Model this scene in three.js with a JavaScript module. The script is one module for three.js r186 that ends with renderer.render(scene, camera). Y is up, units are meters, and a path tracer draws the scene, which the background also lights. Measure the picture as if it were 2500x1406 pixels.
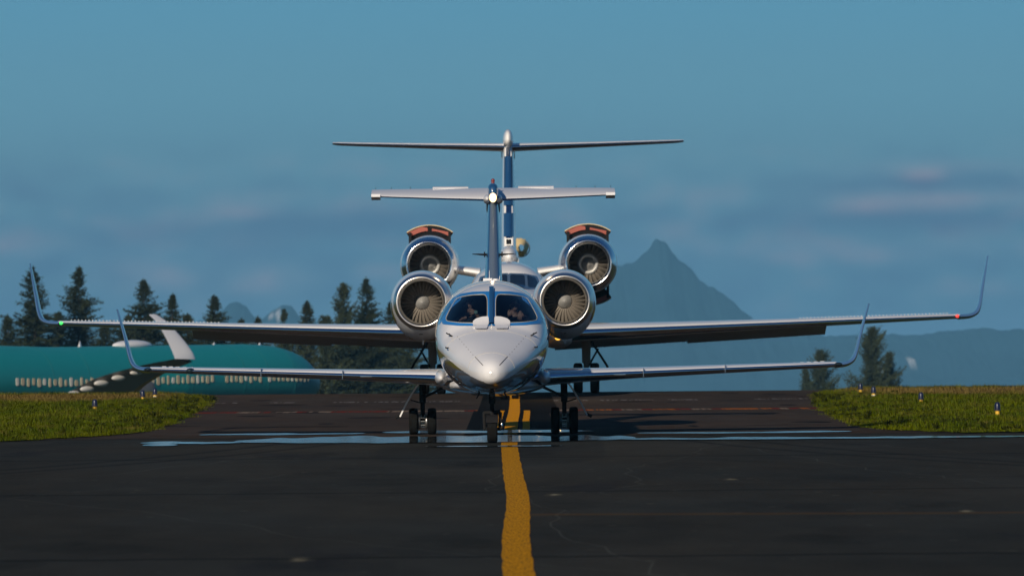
import * as THREE from 'three';
import { mergeGeometries, mergeVertices, toCreasedNormals } from 'three/addons/utils/BufferGeometryUtils.js';
import { TessellateModifier } from 'three/addons/modifiers/TessellateModifier.js';
import { MarchingCubes } from 'three/addons/objects/MarchingCubes.js';
import { createNoise2D, createNoise3D } from 'simplex-noise';

// ---------------------------------------------------------------- camera, sky, sun, exposure
const F = 13125, EYE = 2.35, HORIZON = 766, ROLL = 0.0078;      // focal length in photo pixels, eye height, horizon row, camera roll
const scene = new THREE.Scene();
const camera = new THREE.PerspectiveCamera(2 * Math.atan(703 / F) * 180 / Math.PI, 2500 / 1406, 1, 40000);
camera.position.set(0, EYE, 0);
camera.up.set(Math.sin(ROLL), Math.cos(ROLL), 0);
camera.lookAt(0, EYE + (HORIZON - 703) / F * 100, -100);
camera.focus = 103; camera.userData.fStop = 3.5;

function rng(seed) { let s = seed | 0; return () => { s = (s + 0x6d2b79f5) | 0; let t = Math.imul(s ^ (s >>> 15), 1 | s); t = (t + Math.imul(t ^ (t >>> 7), 61 | t)) ^ t; return ((t ^ (t >>> 14)) >>> 0) / 4294967296; }; }
const noise2 = createNoise2D(rng(11)), noise3 = createNoise3D(rng(12));
const fbm = (x, y, o = 4) => { let s = 0, a = 0.5; for (let i = 0; i < o; i++) { s += a * noise2(x, y); x *= 2.03; y *= 2.03; a *= 0.5; } return s; };
const lerp = (a, b, t) => a + (b - a) * t, clamp = (x, a = 0, b = 1) => Math.min(b, Math.max(a, x));
const smooth = (a, b, x) => { const t = clamp((x - a) / (b - a)); return t * t * (3 - 2 * t); };

// clear evening sky, deep blue overhead, with low mauve cloud banks round the horizon
{
  const W = 4096, H = 2048, data = new Float32Array(W * H * 4);
  const stops = [[0, [0.092, 0.215, 0.325]], [0.6, [0.1, 0.225, 0.325]], [1.6, [0.118, 0.268, 0.365]], [2.4, [0.12, 0.298, 0.41]], [3.4, [0.108, 0.303, 0.44]], [8, [0.06, 0.185, 0.335]], [20, [0.026, 0.092, 0.215]], [45, [0.012, 0.046, 0.14]], [90, [0.008, 0.03, 0.1]]];
  const grad = (e) => { let i = 0; while (i < stops.length - 2 && stops[i + 1][0] < e) i++; const t = smooth(stops[i][0], stops[i + 1][0], e) * 0.5 + clamp((e - stops[i][0]) / (stops[i + 1][0] - stops[i][0])) * 0.5; return [0, 1, 2].map((c) => lerp(stops[i][1][c], stops[i + 1][1][c], t)); };
  // cloud banks seen in the photograph: [azimuth from the view axis, elevation, half width, half height, pink, dark]
  const banks = [[4.35, 1.18, 0.9, 0.08, 0.85, 0], [4.6, 1.5, 0.8, 0.06, 0.55, 0], [4.2, 0.98, 1.6, 0.12, 0, 0.8], [4.5, 1.36, 1.3, 0.09, 0, 0.75], [3.6, 0.62, 1.5, 0.09, 0.4, 0], [-2.8, 1.1, 0.45, 0.06, 0.55, 0], [-2.85, 0.72, 0.35, 0.14, 0.55, 0], [-4.1, 0.48, 0.3, 0.14, 0.6, 0], [-2.5, 0.9, 2.2, 0.14, 0, 0.55], [-1.3, 1.05, 0.9, 0.12, 0, 0.5], [-3.0, 0.35, 1.6, 0.2, 0.25, 0], [-5, 0.75, 1.2, 0.1, 0.25, 0], [3.2, -0.12, 0.5, 0.06, 0.4, 0]];
  for (let j = 0; j < H; j++) {
    const e = ((j + 0.5) / H - 0.5) * 180, g = grad(Math.max(0, e));
    for (let i = 0; i < W; i++) {
      let [r, gg, b] = g;
      if (e > -0.5 && e < 7) {
        let az = ((i + 0.5) / W - 0.25) * 360; if (az > 180) az -= 360;
        const band = smooth(-0.3, 0.3, e) * (1 - smooth(0.8, 2.1, e));
        const a = az / 360 * Math.PI * 2, cx = Math.cos(a) * 44, cz = Math.sin(a) * 44;
        let n = 0, am = 0.55, f = 1; for (let o = 0; o < 4; o++) { n += am * noise3(cx * f, cz * f, e * 2.3 * f); am *= 0.5; f *= 2.1; }
        let pink = clamp(n * 1.6 - 0.08) * 0.6 * band, dark = clamp(-n * 1.4 + 0.12) * 0.6 * band;
        for (const [ba, be, bw, bh, p, d] of banks) {
          const dx = (az - ba) / bw, dy = (e - be + 0.09 * n) / bh, k = dx * dx + dy * dy;
          if (k < 6) { const w = Math.exp(-k) * (0.8 + 1.1 * n); pink += p * w; dark += d * w; }
        }
        pink = clamp(pink); dark = clamp(dark);
        r = lerp(r, 0.31, pink * 0.9); gg = lerp(gg, 0.29, pink * 0.9); b = lerp(b, 0.36, pink * 0.9);
        r = lerp(r, 0.06, dark); gg = lerp(gg, 0.11, dark); b = lerp(b, 0.23, dark);
      }
      const k = (j * W + i) * 4; data[k] = r; data[k + 1] = gg; data[k + 2] = b; data[k + 3] = 1;
    }
  }
  const t = new THREE.DataTexture(data, W, H, THREE.RGBAFormat, THREE.FloatType);
  t.mapping = THREE.EquirectangularReflectionMapping; t.magFilter = THREE.LinearFilter; t.needsUpdate = true;
  scene.background = t; scene.environment = t;
}
const sun = new THREE.DirectionalLight(new THREE.Color(1, 0.87, 0.68), 4.8);
{ const el = 22 * Math.PI / 180, az = 19 * Math.PI / 180; sun.position.set(-Math.sin(az) * Math.cos(el) * 300, Math.sin(el) * 300, -110 + Math.cos(az) * Math.cos(el) * 300); sun.target.position.set(0, 0, -110); }
sun.name = 'sun'; sun.castShadow = true; sun.shadow.radius = 1; sun.shadow.mapSize.set(4096, 4096);
Object.assign(sun.shadow.camera, { left: -40, right: 40, top: 60, bottom: -60, near: 1, far: 700 });
scene.add(sun, sun.target);
scene.fog = new THREE.FogExp2(new THREE.Color(0.23, 0.6, 0.95), 1.0e-4);
const renderer = new THREE.WebGLRenderer({ antialias: true });
renderer.toneMapping = THREE.LinearToneMapping; renderer.toneMappingExposure = 1; renderer.shadowMap.enabled = true;

// ---------------------------------------------------------------- helpers
const V = (x, y, z) => new THREE.Vector3(x, y, z);
// a photo pixel at a distance, as a point of the place
const at = (px, py, d) => { const u = px - 1250, v = py - 703, up = u - v * ROLL, vp = v + u * ROLL; return V(up * d / F, EYE + (HORIZON - 703 - vp) * d / F, -d); };
const rgb = (r, g, b) => new THREE.Color().setRGB(r, g, b);
const std = (c, rough = 0.6, metal = 0, more = {}) => new THREE.MeshPhysicalMaterial({ color: rgb(...c), roughness: rough, metalness: metal, side: THREE.DoubleSide, ...more });
const used = new Map();
function numbered(name) { const n = used.get(name) ?? 0; used.set(name, n + 1); return n ? `${name}_${String(n).padStart(3, '0')}` : name; }
function mesh(name, geo, m, parent) { const o = new THREE.Mesh(geo, m); o.name = name; o.castShadow = o.receiveShadow = true; parent.add(o); return o; }
function tag(o, label, category, group) { o.userData.label = label; o.userData.category = category; if (group) o.userData.group = group; return o; }
function thing(name, label, category, pos, group) { const o = new THREE.Group(); o.name = numbered(name); o.position.copy(pos); scene.add(o); return tag(o, label, category, group); }
function structure(name, geo, m) { const o = mesh(numbered(name), geo, m, scene); o.userData.kind = 'structure'; return o; }
function stuff(name, o, label, category) { o.name = numbered(name); o.userData.kind = 'stuff'; if (label) o.userData.label = label; if (category) o.userData.category = category; scene.add(o); return o; }
const arr = (v) => (v.isVector3 ? v : V(...v));
function rod(a, b, r0, r1 = r0, seg = 10) {
  a = arr(a); b = arr(b); const d = b.clone().sub(a), g = new THREE.CylinderGeometry(r1, r0, d.length(), seg, 1);
  g.applyQuaternion(new THREE.Quaternion().setFromUnitVectors(V(0, 1, 0), d.clone().normalize())); const m = a.clone().add(b).multiplyScalar(0.5); return g.translate(m.x, m.y, m.z);
}
const box = (w, h, d, x, y, z) => new THREE.BoxGeometry(w, h, d).translate(x, y, z);
const join = (...g) => mergeGeometries(g.map((q) => (q.index ? q.toNonIndexed() : q)).map((q) => { for (const k of Object.keys(q.attributes)) if (!['position', 'normal', 'uv'].includes(k)) q.deleteAttribute(k); return q; }));
function gridGeo(nu, nv, fn, { wrapU = false, flip = false } = {}) {   // fn(i, j) -> [x,y,z] with u,v
  const pos = [], uv = [], idx = [];
  for (let j = 0; j < nv; j++) for (let i = 0; i < nu; i++) { const p = fn(i, j); pos.push(p[0], p[1], p[2]); uv.push(p[3] ?? i / (nu - 1), p[4] ?? j / (nv - 1)); }
  const n = wrapU ? nu : nu - 1;
  for (let j = 0; j < nv - 1; j++) for (let i = 0; i < n; i++) { const a = j * nu + i, b = j * nu + (i + 1) % nu, c = a + nu, d = b + nu; if (flip) idx.push(a, c, b, b, c, d); else idx.push(a, b, c, b, d, c); }
  const g = new THREE.BufferGeometry(); g.setAttribute('position', new THREE.Float32BufferAttribute(pos, 3)); g.setAttribute('uv', new THREE.Float32BufferAttribute(uv, 2)); g.setIndex(idx); g.computeVertexNormals(); return g;
}
// body of revolution round an axis along z; prof = [[z, r], ...]
function revolve(prof, seg, [cx, cy, cz] = [0, 0, 0], bend) {
  return gridGeo(seg, prof.length, (i, j) => { const a = i / seg * Math.PI * 2, [z, r] = prof[j]; let x = Math.cos(a) * r, y = Math.sin(a) * r; if (bend) [x, y] = bend(x, y, z); return [cx + x, cy + y, cz + z, i / seg, j / prof.length]; }, { wrapU: true });
}
// monotone cubic through a table
function curve(xs, ys) {
  const n = xs.length, d = [], m = [];
  for (let i = 0; i < n - 1; i++) d.push((ys[i + 1] - ys[i]) / (xs[i + 1] - xs[i]));
  for (let i = 0; i < n; i++) m.push(i === 0 ? d[0] : i === n - 1 ? d[n - 2] : d[i - 1] * d[i] <= 0 ? 0 : 2 / (1 / d[i - 1] + 1 / d[i]));
  return (x) => { if (x <= xs[0]) return ys[0]; if (x >= xs[n - 1]) return ys[n - 1]; let i = 0; while (xs[i + 1] < x) i++; const h = xs[i + 1] - xs[i], t = (x - xs[i]) / h, t2 = t * t, t3 = t2 * t; return ys[i] * (2 * t3 - 3 * t2 + 1) + h * m[i] * (t3 - 2 * t2 + t) + ys[i + 1] * (-2 * t3 + 3 * t2) + h * m[i + 1] * (t3 - t2); };
}

// airfoil outline from trailing edge over the top to the nose and back below: [u, v]
function airfoil(n = 24, camber = 0.015) {
  const half = (u, s) => s * 5 * (0.2969 * Math.sqrt(u) - 0.126 * u - 0.3516 * u * u + 0.2843 * u ** 3 - 0.1036 * u ** 4), out = [];
  for (let i = 0; i <= n; i++) { const u = (1 + Math.cos(Math.PI * i / n)) / 2; out.push([u, half(u, 1), 1]); }
  for (let i = 1; i <= n; i++) { const u = (1 - Math.cos(Math.PI * i / n)) / 2; out.push([u, half(u, -1), -1]); }
  return out.map(([u, v]) => [u, v, camber * 4 * u * (1 - u)]);
}
// loft through sections {le, te, t}; keep = which outline points belong to the piece
function loft(sections, pick = () => true, out = airfoil(), fine = 4) {
  const S = sections.map((s) => ({ le: V(...s.le), te: V(...s.te), t: s.t })), les = new THREE.CatmullRomCurve3(S.map((s) => s.le), false, 'centripetal'), tes = new THREE.CatmullRomCurve3(S.map((s) => s.te), false, 'centripetal');
  const N = (S.length - 1) * fine, rows = [];
  for (let k = 0; k <= N; k++) { const q = k / N, i = Math.min(S.length - 2, Math.floor(q * (S.length - 1))), f = q * (S.length - 1) - i; rows.push({ le: les.getPoint(q), te: tes.getPoint(q), t: lerp(S[i].t, S[i + 1].t, f) }); }
  rows.forEach((r, k) => { const a = rows[Math.max(0, k - 1)].le, b = rows[Math.min(N, k + 1)].le, c = r.te.clone().sub(r.le), span = b.clone().sub(a); r.c = c; r.n = V(0, 0, 0).crossVectors(c, span).normalize(); });
  if (rows[0].n.y < -0.3) rows.forEach((r) => r.n.negate());
  const pts = out.filter((p) => pick(p[0], p[1])), g = gridGeo(pts.length, rows.length, (i, j) => { const r = rows[j], [u, v, m] = pts[i], ch = r.c.length(), h = (v * r.t + m) * ch; return r.le.clone().addScaledVector(r.c, u).addScaledVector(r.n, h).toArray(); });
  return g;
}
function tipCap(s, out = airfoil()) {
  const le = V(...s.le), c = V(...s.te).sub(le), n = s.n, ch = c.length(), pos = [], idx = [];
  out.forEach(([u, v, m]) => { const p = le.clone().addScaledVector(c, u).addScaledVector(n, (v * s.t + m) * ch); pos.push(...p.toArray()); });
  for (let i = 1; i < out.length - 2; i++) idx.push(0, i, i + 1);
  const g = new THREE.BufferGeometry(); g.setAttribute('position', new THREE.Float32BufferAttribute(pos, 3)); g.setIndex(idx); g.computeVertexNormals(); return g;
}
const mirrorSec = (secs, s) => secs.map((q) => ({ le: [q.le[0] * s, q.le[1], q.le[2]], te: [q.te[0] * s, q.te[1], q.te[2]], t: q.t }));
const sec = (x, y, z, chord, t, inc = 2) => ({ le: [x, y, z], te: [x, y - chord * Math.sin(inc * Math.PI / 180), z - chord * Math.cos(inc * Math.PI / 180)], t });

// a fuselage: stations [s from the nose, top, bottom, half width, height of the widest line]
function hull(st, zNose, nUp = 2.05, nLow = 2.15) {
  const s = st.map((q) => q[0]), top = curve(s, st.map((q) => q[1])), bot = curve(s, st.map((q) => q[2])), hw = curve(s, st.map((q) => q[3])), mid = curve(s, st.map((q) => q[4])), end = s[s.length - 1];
  const inside = (x, y, q) => { const c = mid(q), up = y > c, h = up ? top(q) - c : c - bot(q), n = up ? nUp : nLow, w = hw(q); return w > 0 && h > 0 && (Math.abs(x) / w) ** n + (Math.abs(y - c) / h) ** n <= 1; };
  const point = (q, a) => { const c = mid(q), up = Math.sin(a) > 0, n = up ? nUp : nLow, h = up ? top(q) - c : c - bot(q), C = Math.cos(a), S = Math.sin(a); return [hw(q) * Math.sign(C) * Math.abs(C) ** (2 / n), c + h * Math.sign(S) * Math.abs(S) ** (2 / n), zNose - q]; };
  const front = (x, y) => { let a = 0, b = 8; if (!inside(x, y, b)) return b; for (let k = 0; k < 34; k++) { const m = (a + b) / 2; if (inside(x, y, m)) b = m; else a = m; } return b; };
  const side = (q, y) => { const c = mid(q), up = y > c, n = up ? nUp : nLow, h = up ? top(q) - c : c - bot(q), k = 1 - (Math.abs(y - c) / h) ** n; return k > 0 ? hw(q) * k ** (1 / n) : 0; };
  const tess = new TessellateModifier(0.05, 9);
  const flat = (poly, hole) => { const sh = new THREE.Shape(poly.map(([x, y]) => new THREE.Vector2(x, y))); if (hole) sh.holes.push(new THREE.Path(hole.map(([x, y]) => new THREE.Vector2(x, y)))); let g = new THREE.ShapeGeometry(sh); g.deleteAttribute('uv'); g.deleteAttribute('normal'); g = tess.modify(g.toNonIndexed()); return g; };
  const finish = (g, map, lift) => {
    const p = g.attributes.position;
    for (let i = 0; i < p.count; i++) {
      const x = p.getX(i), y = p.getY(i), e = 0.012, [a, b, c] = map(x, y), P = V(a, b, c), U = V(...map(x + e, y)).sub(P), W = V(...map(x, y + e)).sub(P), n = U.cross(W).normalize();
      if (n.dot(V(a, b - mid(zNose - c), 0.35)) < 0) n.negate();
      P.addScaledVector(n, lift); p.setXYZ(i, P.x, P.y, P.z);
    }
    g = mergeVertices(g, 1e-5); g.computeVertexNormals(); return g;
  };
  return {
    top, bot, hw, mid, inside, point, front, side,
    frontPatch: (poly, lift = 0.004, hole) => finish(flat(poly, hole), (x, y) => [x, y, zNose - front(x, y)], lift),
    sidePatch: (poly, sgn, lift = 0.004) => finish(flat(poly), (q, y) => [sgn * side(q, y), y, zNose - q], lift),
    onFront: (x, y, lift = 0) => V(x, y, zNose - front(x, y) + lift),
    skin: (stations, na, skip) => {
      const pos = [], idx = [];
      stations.forEach((q) => { for (let i = 0; i < na; i++) pos.push(...point(q, i / na * Math.PI * 2 + 1e-4)); });
      for (let j = 0; j < stations.length - 1; j++) for (let i = 0; i < na; i++) {
        const a = j * na + i, b = j * na + (i + 1) % na, c = a + na, d = b + na;
        if (skip) { const x = (pos[a * 3] + pos[d * 3]) / 2, y = (pos[a * 3 + 1] + pos[d * 3 + 1]) / 2, z = (pos[a * 3 + 2] + pos[d * 3 + 2]) / 2; if (skip(x, y, zNose - z)) continue; }
        idx.push(a, c, b, b, c, d);
      }
      const g = new THREE.BufferGeometry(); g.setAttribute('position', new THREE.Float32BufferAttribute(pos, 3)); g.setIndex(idx); g.computeVertexNormals(); return g;
    },
  };
}
const inPoly = (x, y, p) => { let c = false; for (let i = 0, j = p.length - 1; i < p.length; j = i++) if ((p[i][1] > y) !== (p[j][1] > y) && x < (p[j][0] - p[i][0]) * (y - p[i][1]) / (p[j][1] - p[i][1]) + p[i][0]) c = !c; return c; };
const rounded = (pts, n = 6, k = 0.25) => { const out = []; pts.forEach((p, i) => { const a = pts[(i + pts.length - 1) % pts.length], b = pts[(i + 1) % pts.length], A = [lerp(p[0], a[0], k), lerp(p[1], a[1], k)], B = [lerp(p[0], b[0], k), lerp(p[1], b[1], k)]; for (let q = 0; q <= n; q++) { const t = q / n; out.push([(1 - t) ** 2 * A[0] + 2 * t * (1 - t) * p[0] + t * t * B[0], (1 - t) ** 2 * A[1] + 2 * t * (1 - t) * p[1] + t * t * B[1]]); } }); return out; };
function tyre(r, w, hub = 0.55) { const b = w * 0.5, prof = [[-b * 0.8, r * hub], [-b, r * (hub + 0.08)], [-b, r * 0.84], [-b * 0.86, r * 0.95], [-b * 0.55, r * 0.995], [0, r], [b * 0.55, r * 0.995], [b * 0.86, r * 0.95], [b, r * 0.84], [b, r * (hub + 0.08)], [b * 0.8, r * hub]]; return revolve(prof, 40).rotateY(Math.PI / 2); }
function rim(r, w) { const b = w * 0.5, prof = [[-b * 0.3, 0.001], [-b * 0.5, r * 0.3], [-b * 0.45, r * 0.7], [-b * 0.85, r], [b * 0.85, r], [b * 0.45, r * 0.7], [b * 0.5, r * 0.3], [b * 0.3, 0.001]]; return revolve(prof, 28).rotateY(Math.PI / 2); }

// ---------------------------------------------------------------- materials
const paintBump = null;
const M = {
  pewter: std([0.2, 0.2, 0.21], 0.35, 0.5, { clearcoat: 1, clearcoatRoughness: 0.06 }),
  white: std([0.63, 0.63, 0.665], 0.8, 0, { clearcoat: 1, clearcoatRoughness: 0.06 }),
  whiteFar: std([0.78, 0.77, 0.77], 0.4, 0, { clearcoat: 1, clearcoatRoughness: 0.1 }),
  chrome: std([0.74, 0.75, 0.78], 0.17, 1),
  winglet: std([0.1, 0.2, 0.4], 0.28, 0.35, { clearcoat: 1, clearcoatRoughness: 0.08 }),
  lip: std([0.74, 0.71, 0.68], 0.3, 1),
  blue: std([0.012, 0.06, 0.16], 0.3, 0, { clearcoat: 1, clearcoatRoughness: 0.05 }),
  trim: std([0.015, 0.17, 0.5], 0.35, 0, { clearcoat: 1, clearcoatRoughness: 0.08 }),
  gold: std([0.2, 0.17, 0.03], 0.3, 0.2, { clearcoat: 1, clearcoatRoughness: 0.06 }),
  dark: std([0.012, 0.012, 0.014], 0.8, 0, { specularIntensity: 0.2 }),
  rubber: std([0.008, 0.008, 0.008], 1, 0, { specularIntensity: 0.1 }),
  steel: std([0.35, 0.35, 0.36], 0.35, 0.9),
  gear: std([0.014, 0.014, 0.015], 0.85, 0, { specularIntensity: 0.15 }),
  fan: std([0.17, 0.15, 0.13], 0.5, 0.25),
  duct: std([0.1, 0.098, 0.095], 0.7, 0.1),
  spinner: std([0.33, 0.33, 0.33], 0.4, 0.2),
  glass: std([0.33, 0.42, 0.5], 0.02, 0, { transmission: 1, thickness: 0, ior: 1.5 }),
  tinted: std([0.008, 0.014, 0.02], 0.05, 0, { clearcoat: 1, clearcoatRoughness: 0.02 }),
  seal: std([0.42, 0.4, 0.36], 0.5, 0.3),
  cockpit: std([0.012, 0.013, 0.016], 0.9),
  red: std([0.27, 0.05, 0.03], 0.5),
  cream: std([0.62, 0.5, 0.3], 0.7),
  teal: std([0.004, 0.2, 0.22], 0.5, 0, { clearcoat: 0.3, clearcoatRoughness: 0.3 }),
};
const glow = (c, e) => new THREE.MeshStandardMaterial({ color: rgb(...c), emissive: rgb(...c), emissiveIntensity: e, roughness: 0.4 });

// ---------------------------------------------------------------- ground
// flat to a crest 161 m out, falling away beyond it
const terr = (d) => (d < 158 ? 0 : d < 168 ? -0.00165 * (d - 158) ** 2 : d < 330 ? -0.165 - 0.033 * (d - 168) : -5.51 - 0.02 * (d - 330));
{
  const ds = [-900, -400, -150, -60, 0, 40, 80, 110, 140]; for (let d = 150; d <= 200; d += 2) ds.push(d); for (let d = 230; d < 9800; d *= 1.12) ds.push(d); ds.push(9900);
  const xs = [-7000, -3000, -1200, -500, -200, -100, -50, -25, -12, 0, 12, 25, 50, 100, 200, 500, 1200, 3000, 7000];
  structure('ground', gridGeo(xs.length, ds.length, (i, j) => [xs[i], terr(ds[j]) - 0.06, -ds[j]], { flip: true }), std([0.035, 0.045, 0.02], 1, 0, { specularIntensity: 0.2 }));
}
const canvas = (w, h, draw) => { const c = document.createElement('canvas'); c.width = w; c.height = h; const g = c.getContext('2d'); draw(g, w, h); return c; };
function texture(c, srgb = true) { const t = new THREE.CanvasTexture(c); if (srgb) t.colorSpace = THREE.SRGBColorSpace; t.wrapS = t.wrapT = THREE.MirroredRepeatWrapping; t.magFilter = THREE.LinearFilter; return t; }
// asphalt, [x0, x1] by [d0, d1] metres, per-pixel grain, stains, cracks and tyre marks
function asphalt(W, H, x0, x1, d0, d1, tone, seed, marks) {
  const r = rng(seed), lx = (x1 - x0) / W, ld = (d1 - d0) / H;
  return texture(canvas(W, H, (g) => {
    const im = g.createImageData(W, H), D = im.data;
    for (let j = 0; j < H; j++) for (let i = 0; i < W; i++) {
      const x = x0 + i * lx, d = d1 - j * ld, k = (j * W + i) * 4;
      const big = fbm(x * 0.13 + seed, d * 0.05, 3), mid = fbm(x * 0.9, d * 0.35 + seed, 3), grain = r() + r() - 1;
      const v = 1 + 0.3 * big + 0.18 * mid + 0.2 * grain, w = 0.06 * fbm(x * 0.2 - 9, d * 0.08 + seed, 2);
      for (let c = 0; c < 3; c++) { const lin = clamp(tone[c] * v * (1 + (c === 0 ? w * 2 : c === 2 ? -w * 2 : 0)), 0.002, 1); D[k + c] = 255 * (lin <= 0.0031308 ? 12.92 * lin : 1.055 * lin ** (1 / 2.4) - 0.055); }
      D[k + 3] = 255;
    }
    g.putImageData(im, 0, 0);
    const X = (x) => (x - x0) / lx, Y = (d) => (d1 - d) / ld;
    marks(g, X, Y, r);
  }));
}
function crack(g, X, Y, r, x, d, dx, dd, n, style, width) { g.strokeStyle = style; g.lineWidth = width; g.beginPath(); g.moveTo(X(x), Y(d)); for (let i = 0; i < n; i++) { x += dx + (r() - 0.5) * 0.5; d += dd + (r() - 0.5) * 0.6; g.lineTo(X(x), Y(d)); } g.stroke(); }
const bumpGrain = (() => { const r = rng(5), c = canvas(512, 512, (g) => { const im = g.createImageData(512, 512); for (let i = 0; i < im.data.length; i += 4) { const v = 90 + 140 * r(); im.data[i] = im.data[i + 1] = im.data[i + 2] = v; im.data[i + 3] = 255; } g.putImageData(im, 0, 0); }); return c; })();
const grainBump = (rx, ry) => { const t = texture(bumpGrain, false); t.wrapS = t.wrapT = THREE.RepeatWrapping; t.repeat.set(rx, ry); return t; };
{
  const map = asphalt(2048, 2048, -12, 12, 40, 108, [0.0255, 0.0258, 0.0235], 21, (g, X, Y, r) => {
    for (let i = 0; i < 9; i++) crack(g, X, Y, r, -12 + r() * 24, 42 + r() * 50, (r() - 0.5) * 0.8, 1.2, 26, 'rgba(120,124,122,0.28)', 1.5);
    for (let i = 0; i < 7; i++) crack(g, X, Y, r, -12 + r() * 24, 42 + r() * 50, 0.5, (r() - 0.5) * 0.7, 30, 'rgba(12,12,12,0.55)', 2);
    // old rubber marks swinging off the line
    for (const s of [-1, 1]) for (const o of [0, 1.1]) { g.strokeStyle = 'rgba(10,10,11,0.35)'; g.lineWidth = 16; g.beginPath(); g.moveTo(X(s * (2.2 + o)), Y(108)); g.bezierCurveTo(X(s * (3 + o)), Y(95), X(s * (6 + o)), Y(82), X(s * 13), Y(70)); g.stroke(); }
    for (let i = 0; i < 60; i++) { g.fillStyle = `rgba(8,8,9,${0.03 + 0.05 * r()})`; const cx = -12 + r() * 24, cd = 42 + r() * 64; for (let q = 0; q < 9; q++) { g.beginPath(); g.ellipse(X(cx + (r() - 0.5) * 1.1), Y(cd + (r() - 0.5) * 4), 6 + r() * 34, 8 + r() * 40, r() * 3, 0, 7); g.fill(); } }
    for (const jd of [52, 71, 88]) { g.strokeStyle = 'rgba(9,9,9,0.6)'; g.lineWidth = 7; g.beginPath(); g.moveTo(0, Y(jd)); for (let x = -12; x <= 12; x += 0.5) g.lineTo(X(x), Y(jd + 0.25 * (r() - 0.5))); g.stroke(); }
    for (let i = 0; i < 700; i++) { g.fillStyle = r() < 0.5 ? 'rgba(130,128,120,0.2)' : 'rgba(80,74,62,0.25)'; const s = 1 + r() * 2.5; g.beginPath(); g.ellipse(X(-12 + r() * 24), Y(42 + r() * 64), s * 1.4, s, 0, 0, 7); g.fill(); }
    // pale scabs and a thin rust-coloured seam across the right side
    for (const [px, py, w] of [[1352, 1208, 12], [740, 1366, 26], [1770, 1170, 26], [2360, 1248, 10]]) { const d = EYE * F / (py + (px - 1250) * ROLL - HORIZON), x = (px - 1250 - (py - 703) * ROLL) * d / F; g.fillStyle = 'rgba(170,160,135,0.1)'; for (let i = 0; i < 14; i++) { g.beginPath(); g.ellipse(X(x + (r() - 0.5) * w * 2 * d / F), Y(d + (r() - 0.5) * 0.7), 2 + r() * 5, 2 + r() * 7, 0, 0, 7); g.fill(); } }
    g.strokeStyle = 'rgba(96,62,30,0.4)'; g.lineWidth = 15; g.beginPath(); g.moveTo(X(0.2), Y(62.9)); for (let x = 0.2; x < 12; x += 0.4) g.lineTo(X(x), Y(62.9 - x * 0.1 + (r() - 0.5) * 0.12)); g.stroke();
  });
  map.repeat.set(1 / 24, 1 / 68); map.offset.set(12 / 24, -40 / 68);
  const m = std([1, 1, 1], 0.92, 0, { map, specularIntensity: 0.06, bumpMap: grainBump(1 / 1.2, 1 / 1.2), bumpScale: 0.004 });
  const g = gridGeo(30, 30, (i, j) => { const x = -140 + 280 * i / 29, d = -160 + 264.3 * j / 29; return [x, 0, -d, x, d]; }, { flip: true });
  structure('runway_apron', g, m);
}
const verge = { left: [[-60, 95], [-14, 99.3], [-10.4, 100.3], [-9.2, 102.8], [-8.0, 105.5], [-7.5, 109], [-7.5, 116], [-7.7, 127], [-8.0, 138], [-8.3, 147], [-8.9, 156], [-10, 159.5], [-60, 160]], right: [[60, 97], [14, 101.2], [10.4, 102.2], [8.7, 102.9], [7.5, 105.2], [7.05, 109], [7.1, 116], [7.4, 127], [8.0, 140], [8.5, 150], [9.1, 156], [10.2, 159.5], [60, 160]] };
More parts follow.
